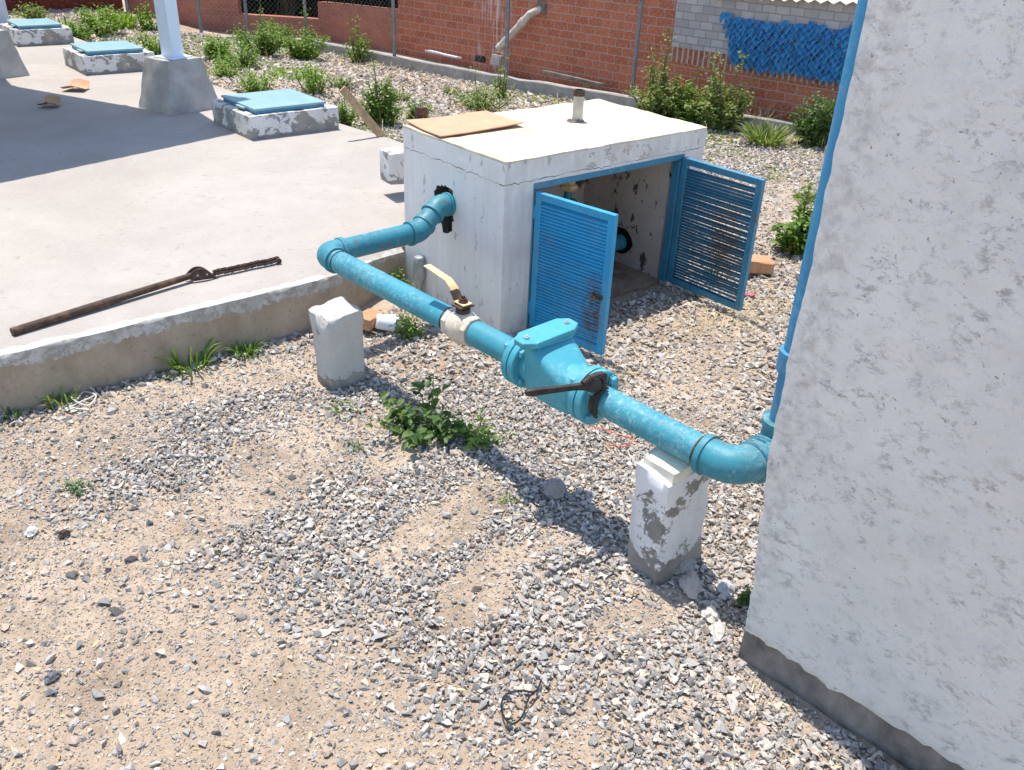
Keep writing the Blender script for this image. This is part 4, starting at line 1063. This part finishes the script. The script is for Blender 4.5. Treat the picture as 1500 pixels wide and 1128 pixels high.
# rocks that stand out
def rock(px, py, s_, col, label, sink=.25, seed=0):
    p = hit(px, py); bm = bmesh.new(); bmesh.ops.create_icosphere(bm, subdivisions=3, radius=1)
    cols = []
    for v in bm.verts:
        q = v.co.copy(); k = 1+.30*mnoise.noise(q*1.3+V((seed*5, seed, 0)))+.10*mnoise.noise(q*4+V((seed, 3, 0)))
        f = V((round(q.x*1.7)/1.7, round(q.y*1.7)/1.7, round(q.z*1.7)/1.7)); q = q*.55+f*.45
        v.co = V((q.x*k*s_[0], q.y*k*s_[1], q.z*k*s_[2]))
    me = bpy.data.meshes.new('rock'); bm.to_mesh(me); bm.free()
    a = me.color_attributes.new('col', 'FLOAT_COLOR', 'POINT'); a.data.foreach_set('color', np.tile(np.array([*col, 1.0], np.float32), len(me.vertices)))
    o = finish('rock', me, MT['stone'], None, V((0, 0, 0)), 0, 2, True, True, 28); o.location = (p[0], p[1], p[2]+s_[2]*(1-sink)); o.rotation_euler = (0, 0, seed*1.3)
    tag(o, label, 'rock', 'loose rocks on the gravel')
for r_ in [
    (812, 728, (.042, .036, .038), (.30, .27, .25), 'grey rough rock lying in the shadow of the valve'),
    (95, 786, (.016, .014, .013), (.06, .05, .045), 'small blackish rock on bare dirt at the left'),
    (47, 783, (.024, .016, .015), (.62, .59, .54), 'white flat rock on dirt at the left edge'),
    (318, 524, (.022, .018, .012), (.66, .64, .60), 'white rock between two grass tufts at the kerb'),
    (78, 995, (.018, .013, .012), (.15, .15, .16), 'dark grey rock alone on the bare dirt at lower left'),
    (1003, 835, (.05, .025, .022), (.34, .31, .28), 'long grey rock at the foot of the peeling post'),
    (1012, 862, (.032, .05, .02), (.46, .40, .34), 'pale slab rock in the shadow of the peeling post'),
    (1062, 868, (.030, .024, .022), (.44, .43, .43), 'light grey rock against the white wall corner'),
    (1040, 905, (.030, .022, .018), (.60, .54, .46), 'cream rock left of the white wall corner'),
    (1052, 930, (.034, .024, .016), (.50, .46, .41), 'flat tan rock below the white wall corner'),
    (1290, 1062, (.020, .016, .013), (.66, .58, .45), 'cream rock along the dark wall footing'),
    (922, 872, (.019, .016, .014), (.52, .40, .28), 'orange-tan rock in front of the peeling post'),
    (508, 768, (.0, .0, .0), None, None),
]:
    if r_[3] is not None: rock(r_[0], r_[1], r_[2], r_[3], r_[4], seed=r_[0] % 17)
# debris behind the fence kerb
for (y, dy, lab, mt, sz) in ((8.95, .0, 'white-ended board scrap behind the fence kerb below the streaked wall', 'wwall', (.10, .5, .02)), (7.0, .0, 'grey board scrap leaning at the wall foot behind the chamber roof', 'foot', (.12, .75, .03)), (8.35, 0, 'dark pipe end lying behind the fence kerb', 'black', (.09, .10, .07)), (8.10, 0, 'small grey rubble piece beside the drain pipe', 'kerb', (.06, .14, .11))):
    x = wa(y)[0]-.2; block('rubble', (x, y, .13), sz, (.05, .15, .25), MT[mt], lab, 'rubble', .003, .01, 3, seed=y)

# ------------------------------------------------------------------ gravel
def stone_protos(n=30, k=9):
    out = []
    for i in range(n):
        bm = bmesh.new(); r2 = random.Random(i)
        for j in range(k):
            v = V((r2.gauss(0, 1), r2.gauss(0, 1), r2.gauss(0, 1))).normalized()*r2.uniform(.66, 1.15); bm.verts.new((v.x, v.y, v.z))
        bmesh.ops.convex_hull(bm, input=bm.verts[:]); bmesh.ops.delete(bm, geom=[v for v in bm.verts if not v.link_faces], context='VERTS')
        bmesh.ops.triangulate(bm, faces=bm.faces[:]); bm.verts.index_update()
        vs_ = np.array([v.co[:] for v in bm.verts]); fs_ = np.array([[v.index for v in f.verts] for f in bm.faces]); bm.free(); out.append((vs_, fs_))
    return out
PROTO = stone_protos(); GRIT = stone_protos(8, 6)
def rotmats(n, tilt):
    az = rng.uniform(0, 2*np.pi, n); tx = rng.normal(0, tilt, n); ty = rng.normal(0, tilt, n)
    c, s_ = np.cos(az), np.sin(az); Z = np.zeros(n); O = np.ones(n)
    Rz_ = np.stack([np.stack([c, -s_, Z], -1), np.stack([s_, c, Z], -1), np.stack([Z, Z, O], -1)], 1)
    c, s_ = np.cos(tx), np.sin(tx); Rx = np.stack([np.stack([O, Z, Z], -1), np.stack([Z, c, -s_], -1), np.stack([Z, s_, c], -1)], 1)
    c, s_ = np.cos(ty), np.sin(ty); Ry = np.stack([np.stack([c, Z, s_], -1), np.stack([Z, O, Z], -1), np.stack([-s_, Z, c], -1)], 1)
    return Rx @ Ry @ Rz_
def scatter(name, pts, size, zoff, cols, mat, protos, tilt=.45, flat=.62):
    n = len(pts); which = rng.integers(0, len(protos), n); M3 = rotmats(n, tilt)
    sx = size[:, None]*np.stack([rng.uniform(.85, 1.3, n), rng.uniform(.7, 1.05, n), flat*rng.uniform(.75, 1.3, n)], -1)
    Vv, Ff, Cc = [], [], []; base = 0
    for k, (pv, pf) in enumerate(protos):
        ii = np.where(which == k)[0]
        if not len(ii): continue
        q = pv[None]*sx[ii][:, None, :]; q = np.einsum('nij,nkj->nki', M3[ii], q)
        q += np.concatenate([pts[ii], zoff[ii][:, None]], 1)[:, None, :]
        Vv.append(q.reshape(-1, 3)); Ff.append((pf[None]+(np.arange(len(ii))*len(pv))[:, None, None]+base).reshape(-1, 3)); base += len(ii)*len(pv)
        Cc.append(np.repeat(cols[ii], len(pv), 0))
    return np_mesh(name, np.concatenate(Vv), np.concatenate(Ff), mat, None, np.concatenate(Cc))
def fbm(x, y, f, seed):
    r_ = np.random.default_rng(seed); t_ = np.zeros_like(x)
    for o_ in range(4):
        for k in range(4):
            a = r_.uniform(0, 6.28); t_ += np.sin((x*np.cos(a)+y*np.sin(a))*f*(2**o_)*r_.uniform(.7, 1.3)+r_.uniform(0, 6.28))/(1.7**o_)
    return t_/4
def project(x, y, z):
    d = np.stack([x, y, z-CAM[2]], -1); w_ = d @ FWD
    return 750+F_PX*(d @ RIGHT)/w_, 564-F_PX*(d @ UP)/w_, w_
# bare-dirt patches, given where they lie on the ground: (x, y, rx, ry, rot, strength)
DIRT = [(at(*p)[:2], rx, ry, ro, s_) for p, rx, ry, ro, s_ in [
    ((120, 880), .42, .26, .6, .95), ((60, 1010), .30, .22, .7, .9), ((330, 730), .55, .20, .5, .8), ((200, 800), .45, .22, .5, .85), ((420, 540), .50, .16, .1, .85), ((230, 590), .7, .16, .1, .6),
    ((90, 660), .55, .25, .2, .7), ((640, 770), .30, .10, .5, .9), ((720, 850), .26, .08, .4, .85), ((590, 650), .25, .09, .5, .85), ((300, 900), .20, .10, .4, .7), ((800, 800), .12, .06, .3, .5),
    ((1020, 590), .4, .14, .3, .5), ((1060, 500), .5, .2, .3, .4), ((950, 900), .16, .08, .3, .6), ((880, 1080), .14, .08, .3, .5), ((1100, 300), .9, .5, .2, .5), ((1130, 1030), .16, .06, 1.2, .45), ((520, 640), .3, .1, .2, .5)]]
def dirtness(x, y):
    t_ = np.zeros_like(x); wx = x+.09*fbm(x, y, 7, 1); wy = y+.09*fbm(x, y, 7, 2)
    for c, rx, ry, ro, s_ in DIRT:
        dx, dy = wx-c[0], wy-c[1]; cc, ss = math.cos(ro), math.sin(ro); u = (dx*cc+dy*ss)/rx; v_ = (-dx*ss+dy*cc)/ry
        t_ = np.maximum(t_, s_*(1-sstep(.55, 1.25, np.sqrt(u*u+v_*v_))))
    left = 1-sstep(-.25, .30, (x-.62)+.35*(y-1.7)+.10*fbm(x, y, 5, 3))      # the left part is mostly trodden earth
    return np.maximum(t_, left*.80)
SLAB_E = [(2.272, 3.53), (3.42, 3.53), (3.37, 5.4), (3.12, 7.4), (3.06, 8.3), (2.95, 9.4), (2.86, 11.4), (2.8, 13.4)]
def free(x, y):
    ok = ~((y > 3.305) & (x < 2.3))
    ex = np.interp(y, [p[1] for p in SLAB_E], [p[0] for p in SLAB_E]); ok &= ~((y > 3.52) & (x < ex))
    ok &= ~((x > BX-.005) & (x < BX+BW+.005) & (y > BY-.0) & (y < BY+BD))
    ok &= ~((x > 1.58+.085*(.866-y)) & (x < 1.9) & (y < .87))
    for a in ((1.41, 1.585, 2.755, 2.92), (1.630, 1.82, 1.19, 1.315)): ok &= ~((x > a[0]) & (x < a[1]) & (y > a[2]) & (y < a[3]))
    fx = np.interp(y, [p[1] for p in FP], [p[0] for p in FP]); ok &= x < fx-.07
    return ok
def field(n, x0, x1, y0, y1, near=0.0, far=99.0):
    x = rng.uniform(x0, x1, n); y = rng.uniform(y0, y1, n)
    px, py, w_ = project(x, y, np.zeros(n)); d = np.sqrt(x*x+y*y+3.06)
    k = free(x, y) & (w_ > .2) & (px > -140) & (px < 1640) & (py > -60) & (py < 1300) & (d >= near) & (d < far)
    return x[k], y[k]
def stone_cols(x, y, n, light=0.0):
    pal = np.array([(.15, .155, .165), (.235, .24, .25), (.32, .32, .325), (.385, .38, .375), (.44, .425, .405), (.51, .48, .44), (.55, .49, .42), (.42, .33, .275), (.62, .595, .56), (.31, .245, .23)])
    pw = np.array([.13, .20, .20, .17, .11, .07, .045, .035, .04, .03]); c = pal[rng.choice(len(pal), n, p=pw/pw.sum())]*np.array([1.04, 1.0, .94])
    dust = np.clip(.17+.34*sstep(-.2, 1.3, (x-1.2)+.25*fbm(x, y, 2.2, 8))+light, 0, .8)*rng.uniform(.3, 1.25, n)
    c = c*(1-dust[:, None])+np.array([.54, .465, .385])*dust[:, None]
    return c*rng.uniform(.88, 1.14, n)[:, None]
def gravel(name, n, box_, near, far, smean, thr, protos, dens_pow=1.0, dirt_gain=1.0, light=0.0, layers=.012, flat=.50):
    x, y = field(n, *box_, near, far); dn = dirtness(x, y)
    keep = rng.uniform(0, 1, len(x)) > dn*dirt_gain+.16*np.clip(fbm(x, y, 4, 12), 0, 1); x, y, dn = x[keep], y[keep], dn[keep]
    size = smean*np.exp(rng.normal(0, .45, len(x)))*(1-.35*dn); size = np.clip(size, smean*.35, smean*2.5)
    z = gz(x, y)+size*.10+rng.uniform(0, layers, len(x))*(1-dn)**2
    return scatter(name, np.stack([x, y], -1), size, z, stone_cols(x, y, len(x), light), MT['stone'], protos, .5, flat)
def stuff(o, label, cat): return tag(o, label, cat, kind='stuff')
stuff(gravel('gravel', 290000, (-.2, 5.0, .1, 4.6), 0, 3.6, .0073, 0, PROTO, 1, 1.02), 'loose grey crushed gravel over tan dirt around the pipe', 'gravel')
stuff(gravel('gravel', 190000, (-.2, 7.4, 1.0, 8.0), 3.6, 8.0, .0105, 0, PROTO[:12], 1, .8, .12), 'pale gravel behind the chamber and towards the garden', 'gravel')
stuff(gravel('gravel', 42000, (2.5, 7.4, 4.0, 14.5), 8.0, 20, .020, 0, GRIT, 1, .6, .34), 'whitish gravel far off between the weeds along the fence', 'gravel')
def grit():
    x, y = field(330000, -.3, 4.6, .1, 4.0, 0, 4.2); dn = dirtness(x, y)
    keep = rng.uniform(0, 1, len(x)) < .30+.55*dn; x, y = x[keep], y[keep]
    size = .0031*np.exp(rng.normal(0, .45, len(x))); z = gz(x, y)+size*.3
    c = stone_cols(x, y, len(x), .22)
    return scatter('pebbles', np.stack([x, y], -1), size, z, c, MT['stone'], GRIT, .6, .7)
stuff(grit(), 'fine pebbles and grit strewn over the bare tan dirt', 'grit')
def mids():
    x, y = field(5200, -.3, 4.6, .1, 4.0, 0, 4.4); size = .0125*np.exp(rng.normal(0, .28, len(x))); z = gz(x, y)+size*.35
    return scatter('gravel', np.stack([x, y], -1), size, z, stone_cols(x, y, len(x), .05), MT['stone'], PROTO, .5, .6)
stuff(mids(), 'larger crushed stones strewn among the foreground gravel', 'gravel')

# ------------------------------------------------------------------ plants
def leaves(P, D, L, W, droop=.35, seg=3):
    """P base points, D directions, L lengths, W widths -> verts, quads (a folded, drooping blade each)"""
    n = len(P); D = D/np.linalg.norm(D, axis=1, keepdims=True); up = np.array([0, 0, 1.0]); side = np.cross(D, up)
    bad = np.linalg.norm(side, axis=1) < .05; side[bad] = (1, 0, 0); side /= np.linalg.norm(side, axis=1, keepdims=True)
    roll = rng.normal(0, .5, n)[:, None]; nrm = np.cross(side, D); side = side*np.cos(roll)+nrm*np.sin(roll); nrm = np.cross(side, D)
    rows = []
    for i in range(seg+1):
        u = i/seg; w_ = (math.sin(math.pi*min(.97, .12+.86*u))**.8)*.5 if i < seg else .03
        c = P+D*(L*u)[:, None]-np.array([0, 0, 1.0])*(droop*L*u*u)[:, None]
        rows.append((c-side*(W*w_)[:, None]+nrm*(W*w_*.35)[:, None], c, c+side*(W*w_)[:, None]+nrm*(W*w_*.35)[:, None]))
    v = np.stack([p for r_ in rows for p in r_], 1); k = 3*(seg+1)
    f = np.array([(i*3+j, i*3+j+1, i*3+j+4, i*3+j+3) for i in range(seg) for j in range(2)])
    return v.reshape(-1, 3), (f[None]+(np.arange(n)*k)[:, None, None]).reshape(-1, 4)
def bush(px, py, wpx, hpx, leaf, mat, label, cat='bush', dens=1.0, stalk=0, name='bush', group=None, spread=1.0):
    g = hitk(px, py); dist = np.linalg.norm(g-CAM); w_ = wpx*dist/F_PX; h = hpx*dist/F_PX*1.15
    t = thing(name, tuple(g), label, cat, group)
    nst = max(10, int(22*dens)); LP, LD, LL, LW = [], [], [], []; mb = MB()
    for s_ in range(nst):
        a = random.uniform(0, 6.283); r_ = math.sqrt(random.random())*w_*.5*spread; hh = h*random.uniform(.5, 1.0)*(1-.35*(r_/(w_*.5+1e-6))**2)
        if s_ < stalk: hh = h*random.uniform(1.2, 1.5); r_ *= .6
        b = V((g[0]+math.cos(a)*r_*.35, g[1]+math.sin(a)*r_*.35, g[2]-.01)); tp = V((g[0]+math.cos(a)*r_, g[1]+math.sin(a)*r_, g[2]+hh))
        mid = (b+tp)/2+V((random.uniform(-1, 1), random.uniform(-1, 1), .3))*.12*w_; pts = [b*(1-u)**2+mid*2*u*(1-u)+tp*u*u for u in (0, .33, .66, 1)]
        mb.tube(pts, 0, 5, False, [.0035*(h+.15)*4]*2+[.002*(h+.15)*4, .0012*(h+.15)*4])
        nl = int(40*dens*(.6+hh/h*.6)); nl = nl if s_ >= stalk else nl//2
        for i in range(nl):
            u = random.random()**.75; p = b*(1-u)**2+mid*2*u*(1-u)+tp*u*u; an = random.uniform(0, 6.283); el = random.uniform(-.25, 1.0)
            LP.append(p+V((random.gauss(0, 1), random.gauss(0, 1), random.gauss(0, .6)))*w_*.055); LD.append((math.cos(an)*math.cos(el), math.sin(an)*math.cos(el), math.sin(el)))
            l_ = leaf*random.uniform(.55, 1.2)*(1-.35*u if s_ >= stalk else .7); LL.append(l_); LW.append(l_*random.uniform(.42, .62))
    v, f = leaves(np.array([tuple(p) for p in LP]), np.array(LD), np.array(LL), np.array(LW)); v[:, 2] = np.maximum(v[:, 2], g[2]+.002)
    np_mesh('leaves', v, f, MT[mat], t, base=tuple(g)); mb.build('stems', MT['stem'], t, fixn=False)
    return t
def grass(px, py, wpx, hpx, n, mat, label, cat='grass tuft', name='grass_tuft', wide=.006, group=None, flat=0.0):
    g = hitk(px, py); n = int(n*1.6); dist = np.linalg.norm(g-CAM); w_ = wpx*dist/F_PX; h = hpx*dist/F_PX*1.15
    a = rng.uniform(0, 6.283, n); r_ = np.sqrt(rng.uniform(0, 1, n))*w_*.22
    P = np.stack([g[0]+np.cos(a)*r_, g[1]+np.sin(a)*r_, np.full(n, g[2]-.005)], -1); a2 = a+rng.normal(0, .6, n); lean = rng.uniform(.1, 1.0, n)*(w_/(h+1e-6))*.55+flat
    D = np.stack([np.cos(a2)*lean, np.sin(a2)*lean, np.ones(n)], -1); L = h*rng.uniform(.5, 1.25, n)
    v, f = leaves(P, D, L, np.full(n, wide)*rng.uniform(.6, 1.3, n), .45, 4); v[:, 2] = np.maximum(v[:, 2], g[2]+.001)
    o = np_mesh(name, v, f, MT[mat], None, base=tuple(g)); return tag(o, label, cat, group)
# near plants
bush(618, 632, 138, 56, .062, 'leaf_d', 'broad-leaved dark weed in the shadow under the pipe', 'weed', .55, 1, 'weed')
bush(698, 648, 88, 36, .036, 'leaf_m', 'low bright weed at the right of the broad-leaved one under the pipe', 'weed', .5, 0, 'weed')
bush(606, 492, 62, 34, .026, 'leaf_m', 'small green weed on the gravel behind the white cup', 'weed', .7, 0, 'weed')
bush(585, 428, 40, 34, .028, 'leaf_l', 'small yellow-green weed where the kerb meets the chamber', 'weed', .6, 0, 'weed')
bush(112, 722, 42, 16, .018, 'leaf_s', 'tiny grey-green weed on the dirt at the left', 'weed', .5, 0, 'weed')
bush(525, 658, 36, 12, .014, 'leaf_s', 'tiny grey-green weed on dirt below the broken post', 'weed', .4, 0, 'weed')
bush(1087, 885, 26, 28, .022, 'leaf_d', 'small dark weed hugging the white wall corner', 'weed', .5, 0, 'weed')
bush(1042, 418, 26, 42, .022, 'leaf_l', 'thin green weed standing behind the right louvred door', 'weed', .5, 0, 'weed')
grass(272, 532, 90, 58, 46, 'leaf_m', 'spiky green grass tuft at the kerb, middle one of three', wide=.008); grass(338, 502, 70, 34, 46, 'leaf_m', 'low green grass tuft at the kerb right of the white rock', wide=.008)
grass(78, 578, 66, 40, 30, 'leaf_o', 'pale grass tuft at the kerb near the left edge', wide=.007); grass(748, 735, 40, 22, 14, 'leaf_l', 'few yellow-green grass blades at the edge of the pipe shadow', wide=.005)
grass(470, 450, 46, 14, 30, 'leaf_o', 'dry low grass along the kerb behind the broken post', wide=.006); grass(505, 600, 60, 20, 26, 'leaf_m', 'short grass at the foot of the broken post', wide=.006); grass(4, 585, 40, 30, 14, 'leaf_d', 'dark grass blades at the kerb on the picture edge', wide=.007)
grass(240, 545, 60, 14, 40, 'leaf_s', 'low grey-green ground plant beside the spiky tuft', wide=.006); grass(100, 590, 60, 12, 30, 'leaf_s', 'low grey-green ground plant beside the string', wide=.006)
# garden and fence plants
GB = 'weeds in the gravel garden'
for a in [
    (322, 88, 50, 32, .05, 'leaf_l', 'bright green bush at the left end of the fence thicket', 1.1, 0), (382, 82, 80, 46, .055, 'leaf_m', 'tallest leafy bush of the thicket below the window gap', 1.5, 1), (447, 88, 66, 40, .06, 'leaf_m', 'dark leafy bush at the right end of the thicket', 1.4, 1),
    (380, 136, 62, 34, .04, 'leaf_l', 'yellow-green weed above the hatch, left of two', 1., 0), (460, 138, 54, 40, .04, 'leaf_l', 'yellow-green weed above the hatch, right of two', 1., 0), (524, 92, 40, 38, .05, 'leaf_m', 'bush with tall flowering stalks at the fence kerb', .9, 3),
    (560, 184, 58, 58, .05, 'leaf_m', 'upright leafy bush right of the leaning plank', 1.3, 1), (614, 176, 38, 28, .04, 'leaf_m', 'small weed behind the orange cardboard', .7, 0), (708, 163, 90, 34, .045, 'leaf_o', 'spreading weed behind the chamber roof', 1.1, 1), (735, 146, 30, 40, .04, 'leaf_l', 'slender weed beside the fence post with drain pipe', .6, 2), (856, 140, 26, 14, .035, 'leaf_l', 'tiny weed just above the vent pipe', .5, 0),
    (962, 172, 80, 66, .055, 'leaf_o', 'leafy bush at the fence post behind the chamber', 1.5, 3), (1048, 188, 84, 66, .06, 'leaf_o', 'big olive bush right behind the chamber corner', 1.7, 3), (1188, 214, 72, 66, .055, 'leaf_d', 'dense dark bush beside the blue riser', 1.7, 0), (1168, 370, 66, 66, .075, 'leaf_m', 'broad-leaved plant next to the blue riser above the orange brick', 1.0, 1),
    (1004, 180, 60, 50, .05, 'leaf_m', 'green bush squeezed between the two olive bushes behind the chamber', 1.3, 1), (405, 70, 60, 30, .05, 'leaf_m', 'bush at the wall foot behind the tallest bush of the thicket', 1.1, 0), (350, 100, 60, 30, .045, 'leaf_m', 'low bush in front of the left half of the thicket', 1., 0), (500, 130, 40, 22, .04, 'leaf_o', 'dull weed on open gravel left of the flowering bush', .7, 0), (590, 150, 36, 20, .035, 'leaf_o', 'dull weed on open gravel above the small weed', .7, 0), (660, 140, 30, 14, .03, 'leaf_o', 'tiny dull weed on open gravel before the fence kerb', .6, 0), (1240, 210, 50, 56, .055, 'leaf_d', 'dark foliage peeking out at the blue riser', 1., 0),
    (225, 92, 40, 38, .05, 'leaf_l', 'green weed left of the pale blue post', 1., 0), (150, 52, 60, 36, .06, 'leaf_l', 'grassy bush beyond the farthest hatch', 1.1, 0), (120, 60, 40, 24, .05, 'leaf_m', 'low dark weed behind the middle hatch', .9, 0), (222, 46, 40, 34, .06, 'leaf_l', 'tall weed at the far fence corner', .9, 1), (45, 34, 50, 20, .06, 'leaf_o', 'dull weed at the foot of the dark red wall', .9, 0),
    (505, 190, 34, 40, .035, 'leaf_m', 'weed at the pavement edge left of the plank', .9, 0), (330, 112, 50, 22, .04, 'leaf_l', 'low weed between the pale blue post and the thicket', .8, 0), (1080, 160, 40, 30, .05, 'leaf_o', 'olive weed between the two big bushes and the wall', .8, 1)]:
    bush(a[0], a[1], a[2], a[3], a[4], a[5], a[6], 'bush' if a[3] > 30 else 'weed', a[7], a[8], 'bush' if a[3] > 30 else 'weed', GB)
grass(1120, 212, 90, 44, 130, 'leaf_o', 'tall olive grass clump between the bush and the riser', wide=.014); grass(1180, 292, 60, 18, 70, 'leaf_o', 'low dull grass patch above the broad-leaved plant', wide=.010); grass(430, 112, 120, 20, 160, 'leaf_l', 'wide low grass patch in front of the thicket', wide=.016); grass(480, 172, 60, 30, 90, 'leaf_m', 'grass along the pavement edge beside the hatch', wide=.010); grass(545, 208, 60, 22, 60, 'leaf_o', 'dull grass at the foot of the plank', wide=.008)
grass(90, 50, 70, 26, 110, 'leaf_l', 'grass strip under the dark red wall', wide=.02); grass(180, 42, 60, 30, 110, 'leaf_l', 'sunlit tall grass in the far yard corner', wide=.02); grass(418, 28, 50, 50, 60, 'straw', 'dry straw-coloured twigs in front of the dark window gap', wide=.008); grass(1105, 188, 70, 50, 50, 'straw', 'dry stalks in front of the red wall behind the bush', wide=.006)
def ground_cover():
    n = 42000; x = rng.uniform(2.6, 6.8, n); y = rng.uniform(3.6, 13, n); ex = np.interp(y, [p[1] for p in SLAB_E], [p[0] for p in SLAB_E]); fx = np.interp(y, [p[1] for p in FP], [p[0] for p in FP])
    k = free(x, y) & (fbm(x, y, 1.6, 21)+.35*(1-sstep(.1, .9, x-ex))*(y > 5)+.25*(1-sstep(.1, .6, fx-x))+.22*rng.normal(0, 1, n) > .42); x, y = x[k], y[k]; n = len(x); z = gz(x, y)
    a = rng.uniform(0, 6.283, n); D = np.stack([np.cos(a), np.sin(a), rng.uniform(.2, 1.4, n)], -1)
    v, f = leaves(np.stack([x, y, z], -1), D, rng.uniform(.03, .075, n), rng.uniform(.010, .022, n), .3, 2)
    return np_mesh('ground_cover', v, f, MT['leaf_o'])
stuff(ground_cover(), 'low sparse weeds spreading over the garden gravel', 'ground cover')
def dead_leaves():
    n = 900; x, y = field(n, -.1, 4.4, .2, 3.3); n = len(x); a = rng.uniform(0, 6.28, n); D = np.stack([np.cos(a), np.sin(a), rng.uniform(-.05, .25, n)], -1)
    v, f = leaves(np.stack([x, y, gz(x, y)+rng.uniform(.006, .02, n)], -1), D, rng.uniform(.008, .03, n), rng.uniform(.002, .010, n), .1, 2)
    return np_mesh('dry_leaves', v, f, MT['straw'])
stuff(dead_leaves(), 'dry leaf bits and short twigs scattered over the gravel', 'dry leaves')
def dry_stems():
    n = 5000; x = rng.uniform(3.0, 6.9, n); y = rng.uniform(3.7, 12.5, n); k = free(x, y) & (fbm(x, y, 1.9, 33)+.3*rng.normal(0, 1, n) > .35); x, y = x[k], y[k]; n = len(x); a = rng.uniform(0, 6.28, n)
    D = np.stack([np.cos(a), np.sin(a), rng.uniform(.1, 2.6, n)], -1); v, f = leaves(np.stack([x, y, gz(x, y)], -1), D, rng.uniform(.06, .26, n), rng.uniform(.003, .007, n), .35, 3)
    return np_mesh('dry_stems', v, f, MT['straw'])
stuff(dry_stems(), 'thin dry stems standing among the garden weeds', 'dry stems')
def straw():
    n = 2600; x = np.concatenate([rng.normal(2.75, .35, n//2), rng.normal(3.7, .7, n//2)]); y = np.concatenate([rng.normal(2.05, .22, n//2), rng.normal(2.2, .6, n//2)])
    k = free(x, y) & (fbm(x, y, 3, 5) > -.1); x, y = x[k], y[k]; n = len(x); a = rng.normal(.3, .9, n); D = np.stack([np.cos(a), np.sin(a), rng.uniform(-.03, .16, n)], -1)
    v, f = leaves(np.stack([x, y, gz(x, y)+rng.uniform(.010, .03, n)], -1), D, rng.uniform(.04, .16, n), rng.uniform(.0018, .0036, n), .08, 2)
    return np_mesh('dry_grass', v, f, MT['straw'])
stuff(straw(), 'dry straw strewn over the gravel before the open doors', 'dry grass')
